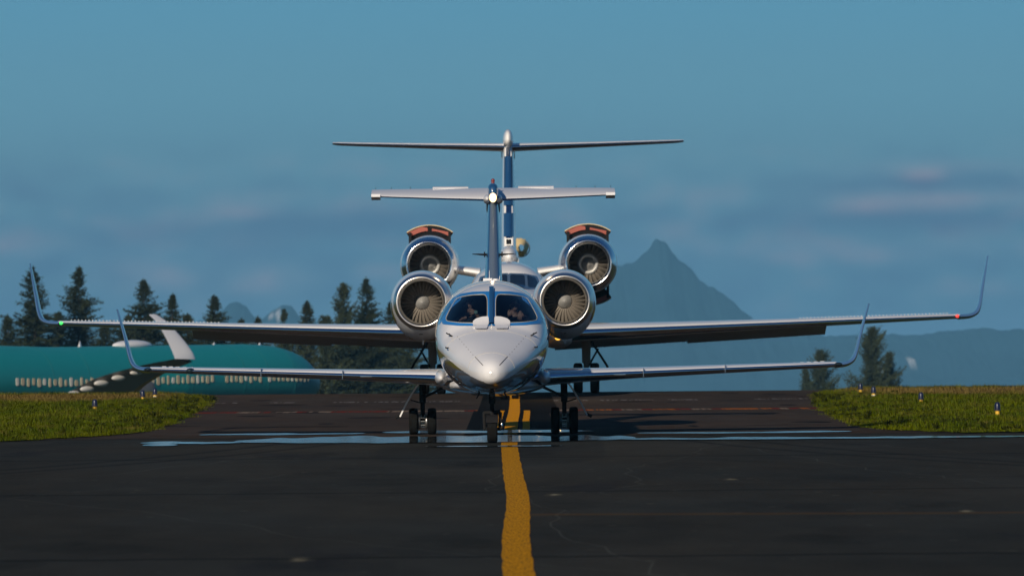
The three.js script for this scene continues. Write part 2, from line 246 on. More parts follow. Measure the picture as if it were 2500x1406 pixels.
{
  const map = asphalt(2048, 2048, -9, 9, 103, 175, [0.042, 0.031, 0.0245], 33, (g, X, Y, r) => {
    for (let i = 0; i < 70; i++) { g.fillStyle = `rgba(6,5,5,${0.25 + r() * 0.45})`; g.beginPath(); g.ellipse(X(-9 + r() * 18), Y(106 + r() * 55), 12 + r() * 70, 6 + r() * 22, 0, 0, 7); g.fill(); }
    for (let i = 0; i < 24; i++) { g.fillStyle = `rgba(150,140,135,${0.08 + r() * 0.14})`; g.beginPath(); g.ellipse(X(-9 + r() * 18), Y(106 + r() * 55), 40 + r() * 160, 3 + r() * 6, 0, 0, 7); g.fill(); }
    // worn rust and white bar across the taxiway, a second paler one behind it
    for (let i = 0; i < 420; i++) { const x = -8 + 16 * i / 420; if (Math.abs(x) < 0.75) continue; const q = noise2(x * 0.8, 3); g.fillStyle = q > 0.3 ? 'rgba(150,80,22,0.8)' : q > -0.35 ? 'rgba(105,30,16,0.75)' : 'rgba(150,130,115,0.5)'; if (r() < 0.8) g.fillRect(X(x), Y(131 + 0.3 * r()), 6, 38 + r() * 16); if (r() < 0.6 && noise2(x * 0.6, 8) > -0.2) { g.fillStyle = 'rgba(150,150,155,0.4)'; g.fillRect(X(x), Y(145 + 0.6 * r()), 6, 26 + 14 * r()); } }
    // rubber-blackened ground round the enhanced centreline
    g.fillStyle = 'rgba(4,4,5,0.9)'; g.fillRect(X(-0.85), Y(160), X(1.1) - X(-0.85), Y(126) - Y(160)); g.fillRect(X(-0.95), Y(130.3), X(0.85) - X(-0.95), Y(104) - Y(130.3));
    for (let i = 0; i < 12; i++) crack(g, X, Y, r, -9 + r() * 18, 106 + r() * 40, 0.5, (r() - 0.5) * 0.8, 20, 'rgba(8,8,8,0.6)', 3);
  });
  map.repeat.set(1 / 18, 1 / 72); map.offset.set(9 / 18, -103 / 72);
  const ds = []; for (let d = 103; d <= 230; d += 2) ds.push(d);
  const g = gridGeo(21, ds.length, (i, j) => { const x = -10 + i; return [x, terr(ds[j]) + 0.006, -ds[j], x, ds[j]]; }, { flip: true });
  structure('taxiway', g, std([1, 1, 1], 0.9, 0, { map, specularIntensity: 0.06, bumpMap: grainBump(1 / 1.2, 1 / 1.2), bumpScale: 0.004 }));
  // cross taxiway beyond the crest, on both sides
}
// yellow paint
const yellowTex = (seed) => { const r = rng(seed); return texture(canvas(256, 1024, (g, W, H) => { const im = g.createImageData(W, H); for (let j = 0; j < H; j++) for (let i = 0; i < W; i++) { const k = (j * W + i) * 4, worn = fbm(i * 0.03 + seed, j * 0.012, 4), v = 1 + 0.35 * worn + 0.25 * (r() - 0.5), hole = worn < -0.42 && r() < 0.6; im.data[k] = clamp(hole ? 60 : 164 * v, 0, 255); im.data[k + 1] = clamp(hole ? 55 : 114 * v, 0, 255); im.data[k + 2] = clamp(hole ? 50 : 8, 0, 255); im.data[k + 3] = 255; } g.putImageData(im, 0, 0); })); };
const yellow = std([1, 1, 1], 0.95, 0, { map: yellowTex(3), specularIntensity: 0.05 });
yellow.map.wrapS = yellow.map.wrapT = THREE.RepeatWrapping;
const stripe = (x0, d0, d1, w, lift, seed, drift = () => 0) => { const n = Math.max(4, Math.round((d1 - d0) / 0.5)); return gridGeo(2, n + 1, (i, j) => { const d = lerp(d0, d1, j / n), wob = drift(d) + 0.01 * noise2(d * 0.3, seed) + 0.005 * noise2(d * 1.7, seed + 9 * i); return [x0 + wob + (i - 0.5) * w, terr(d) + lift, -d, i * 0.9, d / 6]; }, { flip: true }); };
const sway = curve([20, 48, 56, 66, 80, 97, 108, 118, 130, 145, 156, 160], [0.1, 0.045, 0.02, 0.06, -0.01, -0.07, -0.05, -0.02, 0.03, 0.05, 0.05, 0.05]);
structure('centreline_marking', stripe(0, -60, 104, 0.29, 0.006, 1, sway), yellow);
const slopeLitYellow = std([1.5, 1.35, 1], 0.95, 0, { map: yellow.map, specularIntensity: 0.05 });  // brighter copy of yellow: stronger light on the far slope put into the colour
structure('centreline_marking', stripe(0, 104.2, 172, 0.27, 0.012, 2, sway), slopeLitYellow);
for (const s of [-1, 1]) for (const [a, b] of [[106, 130]]) structure('centreline_dash_marking', stripe(s * 0.31, a, b, 0.15, 0.012, 5 + s, sway), slopeLitYellow);
// mirage along the apron joint: added mirror-smooth sheets, the pavement itself is dry
{
  const ripple = texture(canvas(512, 512, (g) => { const im = g.createImageData(512, 512); for (let j = 0; j < 512; j++) for (let i = 0; i < 512; i++) { const v = 128 + 120 * fbm(i * 0.012, j * 0.07, 3), k = (j * 512 + i) * 4; im.data[k] = im.data[k + 1] = im.data[k + 2] = clamp(v, 0, 255); im.data[k + 3] = 255; } g.putImageData(im, 0, 0); }), false);
  const mirageFilm = std([0.01, 0.012, 0.014], 0.04, 0, { ior: 1.33, bumpMap: ripple, bumpScale: 0.0012 });
  const strip = (x0, x1, near, far, n, lift = 0.018) => structure('mirage_strip', gridGeo(n, 6, (i, j) => { const x = lerp(x0, x1, i / (n - 1)), e = Math.sin(Math.PI * i / (n - 1)) ** 0.35, a = near(x), b = far(x), m = (a + b) / 2; const dd = lerp(lerp(m, a, e), lerp(m, b, e), j / 5); return [x, lift, -dd, x / 5, dd / 5]; }, { flip: true }), mirageFilm);
  const w = (x, k, s) => k * fbm(x * 0.5, s, 3);
  strip(-5.2, 2.3, (x) => 97.9 + w(x, 0.5, 1), (x) => 103.2 + w(x, 3, 2), 160);
  strip(2.0, 13, (x) => 98.2 + w(x, 0.4, 3) + 0.05 * x, (x) => 100.7 - 0.1 * x + w(x, 0.9, 4), 160);
  strip(-6.9, -5.0, (x) => 98.5 + w(x, 0.5, 5), (x) => 99.9 + w(x, 1.2, 6), 90);
  strip(-6.75, -6.1, (x) => 96.9 + w(x, 0.5, 5), (x) => 98.2 + w(x, 0.8, 6), 50);
  strip(2.4, 6.6, (x) => 103.6 + w(x, 0.4, 9), (x) => 105.0 + w(x, 0.9, 10), 60);
  strip(-6.2, -2.9, (x) => 105.2 + w(x, 0.4, 11), (x) => 106.6 + w(x, 0.9, 12), 60);
  strip(-2.6, 1.6, (x) => 105.4 + w(x, 0.4, 13), (x) => 107.8 + w(x, 0.9, 14), 60);
  strip(-1.6, 0.9, (x) => 94.6 + w(x, 0.25, 15), (x) => 95.3 + w(x, 0.3, 16), 40);
}
// grass verges: soil sheet, then tufts
for (const k of ['left', 'right']) { const p = verge[k], out = []; p.forEach((a, i) => { const b = p[i + 1]; if (!b || Math.abs(a[0]) > 20 && Math.abs(b[0]) > 20) { out.push(a); return; } const n = Math.max(1, Math.round(Math.hypot(b[0] - a[0], b[1] - a[1]) / 0.6)); for (let q = 0; q < n; q++) { const x = lerp(a[0], b[0], q / n), d = lerp(a[1], b[1], q / n), w = Math.abs(x) < 18 ? 1 : 0; out.push([x + w * 0.22 * fbm(d * 0.9, x * 0.9 + 3, 3), d + w * 1.1 * fbm(x * 1.1, d * 0.6 + 40, 3)]); } }); verge[k] = out; }
{
  const soil = std([0.1, 0.1, 0.006], 1, 0, { specularIntensity: 0.1 });
  for (const k of ['left', 'right']) {
    const p = verge[k], sh = new THREE.Shape(p.map(([x, d]) => new THREE.Vector2(x, d)));
    let g = new THREE.ShapeGeometry(sh); g = new TessellateModifier(4, 6).modify(g.toNonIndexed()); const q = g.attributes.position;
    for (let i = 0; i < q.count; i++) q.setXYZ(i, q.getX(i), terr(q.getY(i)) + 0.03, -q.getY(i)); g.computeVertexNormals();
    structure(k === 'left' ? 'grass_verge' : 'grass_verge', g, soil);
  }
  const r = rng(77), blade = (n, h, spread, w) => { const pos = [], nor = []; for (let i = 0; i < n; i++) { const a = r() * 6.283, o = Math.sqrt(r()) * spread, bx = Math.cos(a) * o, bz = Math.sin(a) * o, hh = h * (0.5 + 0.6 * r()), lean = 0.35 * hh * (r() - 0.5) * 2, la = r() * 6.283, lx = Math.cos(la) * lean, lz = Math.sin(la) * lean, ta = r() * 6.283, tx = Math.cos(ta) * w, tz = Math.sin(ta) * w; const A = [bx - tx, 0, bz - tz], B = [bx + tx, 0, bz + tz], C = [bx + lx * 0.4 - tx * 0.7, hh * 0.55, bz + lz * 0.4 - tz * 0.7], D = [bx + lx * 0.4 + tx * 0.7, hh * 0.55, bz + lz * 0.4 + tz * 0.7], E = [bx + lx, hh, bz + lz]; pos.push(...A, ...B, ...D, ...A, ...D, ...C, ...C, ...D, ...E); for (let q = 0; q < 9; q++) nor.push(0.2 * Math.cos(ta), 0.95, 0.2 * Math.sin(ta)); } const g = new THREE.BufferGeometry(); g.setAttribute('position', new THREE.Float32BufferAttribute(pos, 3)); g.setAttribute('normal', new THREE.Float32BufferAttribute(nor, 3)); return g; };
  const leafMat = std([1, 1, 1], 1, 0, { specularIntensity: 0.02 });
  const kinds = [blade(20, 0.055, 0.16, 0.005), blade(14, 0.09, 0.15, 0.004)];
  const weed = (() => { const pos = []; for (let i = 0; i < 26; i++) { const a = r() * 6.283, e = r() * 1.3, L = 0.07 + 0.12 * r(), c = V(Math.cos(a) * Math.cos(e) * L, 0.03 + Math.sin(e) * L, Math.sin(a) * Math.cos(e) * L), t = V(-Math.sin(a), 0.3 * (r() - 0.5), Math.cos(a)).multiplyScalar(0.035), o = c.clone().multiplyScalar(0.35); pos.push(...o.toArray(), ...c.clone().add(t).toArray(), ...c.clone().multiplyScalar(1.35).toArray(), ...o.toArray(), ...c.clone().multiplyScalar(1.35).toArray(), ...c.clone().sub(t).toArray()); } const g = new THREE.BufferGeometry(); g.setAttribute('position', new THREE.Float32BufferAttribute(pos, 3)); g.computeVertexNormals(); return g; })();
  for (const k of ['left', 'right']) {
    const poly = verge[k], sgn = k === 'left' ? -1 : 1, place = [[], []], weeds = [];
    let tries = 0; const m = new THREE.Matrix4(), q = new THREE.Quaternion(), col = new THREE.Color();
    while (place[0].length + place[1].length < 90000 && tries++ < 500000) {
      const d = 97 + 63 * r(), x = sgn * (6.8 + r() * (0.0952 * d + 1.2 - 6.8)); if (!inPoly(x + 0.5 * (r() - 0.5) * (r() < 0.3 ? 1 : 0.2), d + 1.6 * (r() - 0.5) * (r() < 0.3 ? 1 : 0.2), poly)) continue;
      const patch = fbm(x * 0.35, d * 0.16, 3), dry = smooth(143, 148, d + 6 * patch) * (1 - smooth(155, 158, d)) * smooth(8.6, 10.4, Math.abs(x) + patch), fine = fbm(x * 1.3 + 50, d * 0.5, 2);
      if (fine < -0.35 && r() < 0.5) continue;
      const b = 0.75 + 0.5 * r(), g = [0.185 + 0.1 * patch, 0.235 + 0.07 * patch, 0.004], dr = [0.42, 0.28, 0.09], mix = clamp(dry * 0.85 + (r() < 0.07 ? 0.6 : 0) + clamp(fbm(x * 0.7 + 20, d * 0.3, 3) * 2 - 0.55) * 0.7);
      col.setRGB(lerp(g[0], dr[0], mix) * b, lerp(g[1], dr[1], mix) * b, lerp(g[2], dr[2], mix) * b);
      const edge = !inPoly(x - sgn * 0.7, d - 0.9, poly); if (edge && r() < 0.35) continue;
      const s = (0.55 + 0.9 * r()) * (1 + 0.5 * fine) * (edge ? 0.65 : 1); m.compose(V(x, terr(d) + 0.025, -d), q.setFromAxisAngle(V(0, 1, 0), r() * 6.283), V(s, s * (0.8 + 0.4 * r()), s)); place[r() < 0.6 ? 0 : 1].push([m.clone(), col.clone()]);
    }
    for (let i = 0; i < 2400; i++) {
      const t = r(), e = Math.floor(t * (poly.length - 3)) + 1, f = r(), x = lerp(poly[e][0], poly[e + 1][0], f) + sgn * r() * 2.2, d = lerp(poly[e][1], poly[e + 1][1], f) + r() * 5;
      if (Math.abs(x) > 16 || d > 150 || fbm(x * 0.8, d * 0.3 + 7, 2) < -0.15) continue;
      const s = 0.3 + 0.6 * r() * r(); m.compose(V(x, 0.02, -d), q.setFromAxisAngle(V(0, 1, 0), r() * 6.283), V(s, s, s)); const b = 0.6 + 0.8 * r(); col.setRGB(0.03 * b, 0.036 * b, 0.003 * b); weeds.push([m.clone(), col.clone()]);
    }
    const inst = (geo, list, name, label, cat) => { const o = new THREE.InstancedMesh(geo, leafMat, list.length); list.forEach(([a, c], i) => { o.setMatrixAt(i, a); o.setColorAt(i, c); }); o.castShadow = o.receiveShadow = true; stuff(name, o, label, cat); };
    inst(kinds[0], place[0], 'grass', `short mown grass on the verge ${k} of the taxiway`, 'grass');
    inst(kinds[1], place[1], 'tall_grass', `taller loose grass blades on the verge ${k} of the taxiway`, 'grass');
    inst(weed, weeds, 'weeds', `dark broad-leaved weeds along the pavement edge ${k} of the taxiway`, 'weeds');
  }
}
// ---------------------------------------------------------------- far mountains
{
  const ridge = [[-900, 805], [-300, 800], [0, 792], [250, 785], [440, 792], [500, 778], [545, 752], [575, 736], [598, 752], [630, 776], [650, 768], [672, 756], [690, 746], [708, 752], [730, 772], [790, 790], [950, 795], [1150, 775], [1350, 700], [1450, 662], [1510, 640], [1560, 626], [1588, 602], [1608, 588], [1624, 590], [1638, 612], [1662, 640], [1700, 668], [1740, 702], [1790, 738], [1825, 762], [1858, 786], [1910, 808], [2050, 818], [2200, 816], [2330, 808], [2430, 802], [2520, 808], [2700, 812], [3400, 805]];
  const D = 9000, prof = curve(ridge.map((p) => (p[0] - 1250) * D / F), ridge.map((p) => { const yy = p[1] + (p[0] - 1250) * ROLL; return EYE + (HORIZON - yy) * D / F; }));
  const nx = 1900, rows = 30, base = terr(7600) - 4;
  const g = gridGeo(nx, rows, (i, j) => {
    const x = -2600 + 5200 * i / (nx - 1), t = j / (rows - 7), back = j > rows - 7, tt = back ? 1 : t, H = prof(x) + 15 * fbm(x * 0.016, 4, 5) * clamp(0.35 + (prof(x) + 20) / 120, 0.3, 1) + 2.5 * fbm(x * 0.05, 9, 3);
    const k = Math.pow(tt, 1.15), rough = (1 - tt) * tt * 110 * fbm(x * 0.006, tt * 3 + 5, 5);
    return [x, back ? H - (j - rows + 7) * 40 : lerp(base, H, k) + rough, -(back ? D + (j - rows + 7) * 130 : lerp(7600, D, tt) + 60 * fbm(x * 0.003, tt * 2, 2))];
  }, { flip: true });
  const p = g.attributes.position, col = [];
  // old snow lying in gullies and on two small fields
  const snow = [at(675, 768, 8900), at(662, 775, 8900), at(2258, 884, 8300), at(2195, 918, 8100), at(2262, 890, 8300)];
  for (let i = 0; i < p.count; i++) { let s = 0; for (const q of snow) { const dx = (p.getX(i) - q.x) / 7, dy = (p.getY(i) - q.y) / 6; s = Math.max(s, 1 - dx * dx - dy * dy + 0.6 * noise2(p.getX(i) * 0.06, p.getY(i) * 0.08)); } const f = s > 0.25 ? 1 : 0, n = 1 + 0.4 * fbm(p.getX(i) * 0.01, p.getY(i) * 0.03, 3); col.push(lerp(0.015 * n, 0.5, f), lerp(0.04 * n, 0.5, f), lerp(0.06 * n, 0.5, f)); }  // forest colour pushed towards blue: distance haze painted into it
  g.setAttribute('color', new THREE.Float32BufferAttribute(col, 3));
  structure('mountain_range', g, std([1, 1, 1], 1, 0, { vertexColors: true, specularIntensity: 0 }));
}
// ---------------------------------------------------------------- trees
const bark = std([0.05, 0.035, 0.025], 0.95);
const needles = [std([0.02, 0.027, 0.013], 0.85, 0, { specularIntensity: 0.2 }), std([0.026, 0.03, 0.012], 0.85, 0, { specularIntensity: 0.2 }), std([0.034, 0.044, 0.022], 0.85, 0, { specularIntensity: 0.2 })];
function conifer(px, topY, d, halfPx, label, seed, { tone = 0, bare = 0.12, loose = 0.0, column = 0 } = {}) {
  const r = rng(seed), top = at(px, topY, d), base = terr(d) - 0.2, H = top.y - base, R = halfPx * d / F * 2.35, t = thing('conifer_tree', label, 'tree', V(top.x, base, -d), 'trees behind the teal airliner');
  const lean = (r() - 0.5) * 0.5; const axis = (q) => V(lean * q * q, q * H, 0);
  const tr = []; for (let i = 0; i < 8; i++) tr.push(rod(axis(i / 8), axis((i + 1) / 8), 0.26 * (1 - i / 8.6) * H / 14, 0.26 * (1 - (i + 1) / 8.6) * H / 14, 7));
  mesh('trunk', join(...tr), bark, t);
  const pos = [], quad = (c, dir, up, L, w) => { const s = V(0, 0, 0).crossVectors(dir, up).normalize().multiplyScalar(w), e = c.clone().addScaledVector(dir, L), m = c.clone().addScaledVector(dir, L * 0.45); pos.push(...c.toArray(), ...m.clone().add(s).toArray(), ...e.toArray(), ...c.toArray(), ...e.toArray(), ...m.clone().sub(s).toArray()); };
  const n = Math.round(380 + H * 18), gapA = r() * 6.283;
  for (let i = 0; i < n; i++) {
    const lev = Math.round(H / 0.62), q0 = bare + (1 - bare) * Math.pow((i + r()) / n, 0.8), q = Math.min(0.995, q0 > 0.9 ? q0 : (Math.round(q0 * lev) + 0.85 * (r() - 0.5) + 0.35 * noise2(i * 0.9, seed)) / lev), a = i * 2.399 + r() * 0.9, env = (column ? Math.pow(Math.max(0, 1 - q), 0.55) * 0.52 : Math.pow(Math.max(0, 1 - q), 0.95)) * (0.9 + 0.32 * noise2(q * 7 + seed, 1)) + 0.012;
    const uneven = 1 + 0.62 * noise2(Math.cos(a) * 1.3 + seed, q * 8 + Math.sin(a) * 1.3), miss = noise2(Math.cos(a) * 1.6 + seed * 3, q * 12); if (miss < -0.5 - loose * -0.4) continue;
    const L = R * env * clamp(uneven, 0.3, 1.5) * (0.6 + 0.5 * r()); if (L < 0.08) continue;
    const droop = (column ? -0.25 : 0.28) - (column ? 0.7 : 0.45) * q + 0.2 * (r() - 0.5), o = axis(q), dir = V(Math.cos(a), -droop, Math.sin(a)).normalize();
    const steps = Math.max(4, Math.round(L / 0.17));
    for (let k = 1; k <= steps; k++) {
      const f = k / steps, sag = 0.18 * L * Math.sin(f * 2.4) * (q < 0.6 ? -0.6 : 0.2) + 0.16 * L * f * f, c = o.clone().addScaledVector(dir, L * f).add(V(0, sag, 0)), sc = (1 - f * 0.45) * clamp(0.5 + L * 0.16, 0.3, 1);
      for (let w = 0; w < 3; w++) { const th = (r() - 0.5) * 2.2, dd = V(dir.x * Math.cos(th) - dir.z * Math.sin(th), -0.25 + 0.55 * (r() - 0.5), dir.x * Math.sin(th) + dir.z * Math.cos(th)).normalize(); quad(c.clone().add(V((r() - 0.5) * 0.2, (r() - 0.5) * 0.16, (r() - 0.5) * 0.2)), dd, V(r() - 0.5, r() - 0.5, r() - 0.5).normalize(), (0.34 + 0.4 * r()) * sc, (0.08 + 0.08 * r()) * sc); }
    }
  }
  for (let k = 0; k < 46; k++) { const q = 0.9 + 0.11 * r(); quad(axis(q), V((r() - 0.5) * 1.2, 0.6, (r() - 0.5) * 1.2).normalize(), V(r() - 0.5, 0.1, r() - 0.5).normalize(), 0.1 + 5 * Math.max(0, 1.01 - q), 0.05); }
  const g = new THREE.BufferGeometry(); g.setAttribute('position', new THREE.Float32BufferAttribute(pos, 3)); g.computeVertexNormals(); mesh('crown', g, needles[tone], t); return t;
}
conifer(84, 652, 470, 82, 'tall broad dark conifer standing farthest left, behind the rear jet winglet', 101, { bare: 0.08 });
conifer(188, 652, 480, 72, 'tall dark conifer second from the left, clear of the winglets', 102, { bare: 0.1 });
conifer(352, 683, 475, 72, 'broad conifer behind the front jet winglet at left', 103);
conifer(414, 719, 500, 52, 'narrow conifer just left of the tip of the white airliner winglet', 104);
conifer(527, 722, 500, 66, 'pointed conifer rising alone right of the white airliner winglet', 105);
conifer(632, 774, 540, 40, 'small conifer tip barely showing above the rear jet wing', 106, { tone: 1 });
conifer(688, 756, 560, 30, 'thin sparse tree in front of the snow-streaked far peak', 107, { column: 1, tone: 2, loose: 0.8 });
conifer(750, 736, 520, 52, 'mid-sized conifer left of the paired tall trees', 108, { tone: 1 });
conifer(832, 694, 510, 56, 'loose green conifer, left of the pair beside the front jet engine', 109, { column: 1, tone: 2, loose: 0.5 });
conifer(898, 680, 500, 66, 'tallest dark conifer beside the front jet engine', 110, { tone: 0 });
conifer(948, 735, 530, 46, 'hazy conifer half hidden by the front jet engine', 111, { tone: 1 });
conifer(455, 768, 480, 60, 'low bushy conifer under the rear jet wing, between two pointed ones', 112, { tone: 1 });
conifer(585, 780, 470, 62, 'low dark conifer seen below the rear jet wing right of the airliner winglet', 113, { tone: 1 });
conifer(255, 785, 470, 70, 'low shaggy conifer filling the gap left of the front jet winglet', 114);
conifer(20, 770, 490, 60, 'low conifer cut by the left edge of the view', 115);
conifer(790, 775, 500, 60, 'low dusty conifer below the loose green one', 116, { column: 1, tone: 2 });
conifer(700, 805, 470, 60, 'low bush-like conifer above the airliner nose', 117, { column: 1, tone: 2 });
conifer(138, 762, 478, 62, 'low conifer between the two tall ones farthest left', 122);
conifer(308, 768, 486, 58, 'low conifer left of the front jet winglet, in front of the broad one', 123, { tone: 1 });
conifer(868, 782, 505, 64, 'low full conifer under the tall pair beside the front jet engine', 124, { tone: 1 });
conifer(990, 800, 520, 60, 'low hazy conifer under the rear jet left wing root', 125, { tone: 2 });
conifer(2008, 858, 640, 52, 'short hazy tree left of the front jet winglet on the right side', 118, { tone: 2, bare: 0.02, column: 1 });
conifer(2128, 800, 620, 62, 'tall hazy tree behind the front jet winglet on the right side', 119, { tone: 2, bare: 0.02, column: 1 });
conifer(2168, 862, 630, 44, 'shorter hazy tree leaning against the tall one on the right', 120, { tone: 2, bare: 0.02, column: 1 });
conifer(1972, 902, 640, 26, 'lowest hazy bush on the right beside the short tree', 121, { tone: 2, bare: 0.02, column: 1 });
// ---------------------------------------------------------------- jets: shared builders
const onEdge = (u, v) => (v >= 0 ? u <= 0.0175 : u <= 0.104), behindEdge = (u, v) => (v >= 0 ? u >= 0.0165 : u >= 0.103);
function wingSet(root, secs, { leMat, mat, le = 0.07, extra }) {
  const out = [];
  for (const s of [-1, 1]) {
    const q = mirrorSec(secs.wing, s), w = mesh('wing', loft(q, behindEdge), mat, root);
    mesh('leading_edge', loft(q, onEdge), leMat, w);
    if (secs.winglet) {
      const k = mirrorSec(secs.winglet, s), wl = loft(k, () => true, airfoil(24, 0), 5), last = k[k.length - 1];
      const o = mesh('winglet', wl, M.winglet, w);
      o.geometry = wl;
    }
    if (extra) extra(w, s);
    out.push(w);
  }
  return out;
}
function fanBlade(r0, r1, chord) {
  const g = new THREE.BoxGeometry(r1 - r0, chord, 0.012, 6, 2, 1).translate((r0 + r1) / 2, 0, 0), p = g.attributes.position;
  for (let i = 0; i < p.count; i++) { const x = p.getX(i), y = p.getY(i), z = p.getZ(i), t = (x - r0) / (r1 - r0), a = lerp(0.5, 1.05, t), sweep = 0.05 * t * t, w = 0.75 + 0.5 * t; p.setXYZ(i, x, y * w * Math.cos(a) - z * Math.sin(a) + sweep, y * w * Math.sin(a) + z * Math.cos(a)); }
  g.computeVertexNormals(); return g;
}
function turbofan(root, c, q) {
  const e = mesh('engine_nacelle', revolve(q.body, 72, c, q.bend), q.mat, root);
  mesh('inlet_lip', revolve(q.lip, 88, c), q.lipMat ?? M.lip, e);
  mesh('inlet_duct', revolve(q.duct, 64, c), M.duct, e);
  mesh('exhaust_nozzle', revolve(q.nozzle, 48, c), M.steel, e);
  mesh('stator_plate', revolve([[q.fanZ - 0.6, 0.001], [q.fanZ - 0.6, q.fanR + 0.02]], 48, c), M.duct, e);
  const blade = fanBlade(q.hub * 0.9, q.fanR * 0.985, q.chord);
  for (let i = 0; i < q.n; i++) { const b = mesh('fan_blade', blade, M.fan, e); b.position.set(c[0], c[1], c[2] + q.fanZ); b.rotation.z = i / q.n * Math.PI * 2 + 0.07; }
  mesh('spinner', revolve([[q.fanZ - 0.1, q.hub], [q.fanZ + 0.02, q.hub], [q.fanZ + q.hub * 0.5, q.hub * 0.82], [q.fanZ + q.hub, q.hub * 0.52], [q.fanZ + q.hub * 1.35, q.hub * 0.25], [q.fanZ + q.hub * 1.5, q.hub * 0.06], [q.fanZ + q.hub * 1.51, 0.0005]], 40, c), M.spinner, e);
  return e;
}
function wheel(parent, name, x, y, z, r, w) { const t = mesh(name, tyre(r, w).translate(x, y, z), M.rubber, parent); mesh('wheel_rim', rim(r * 0.56, w).translate(x, y, z), M.gear, t); return t; }
function lamp(parent, name, pos, r, color, e, flat = 0.6) { return mesh(name, new THREE.SphereGeometry(r, 20, 14).scale(1, name === 'tail_landing_light' ? 1.35 : 1, flat).translate(...pos), glow(color, e), parent); }

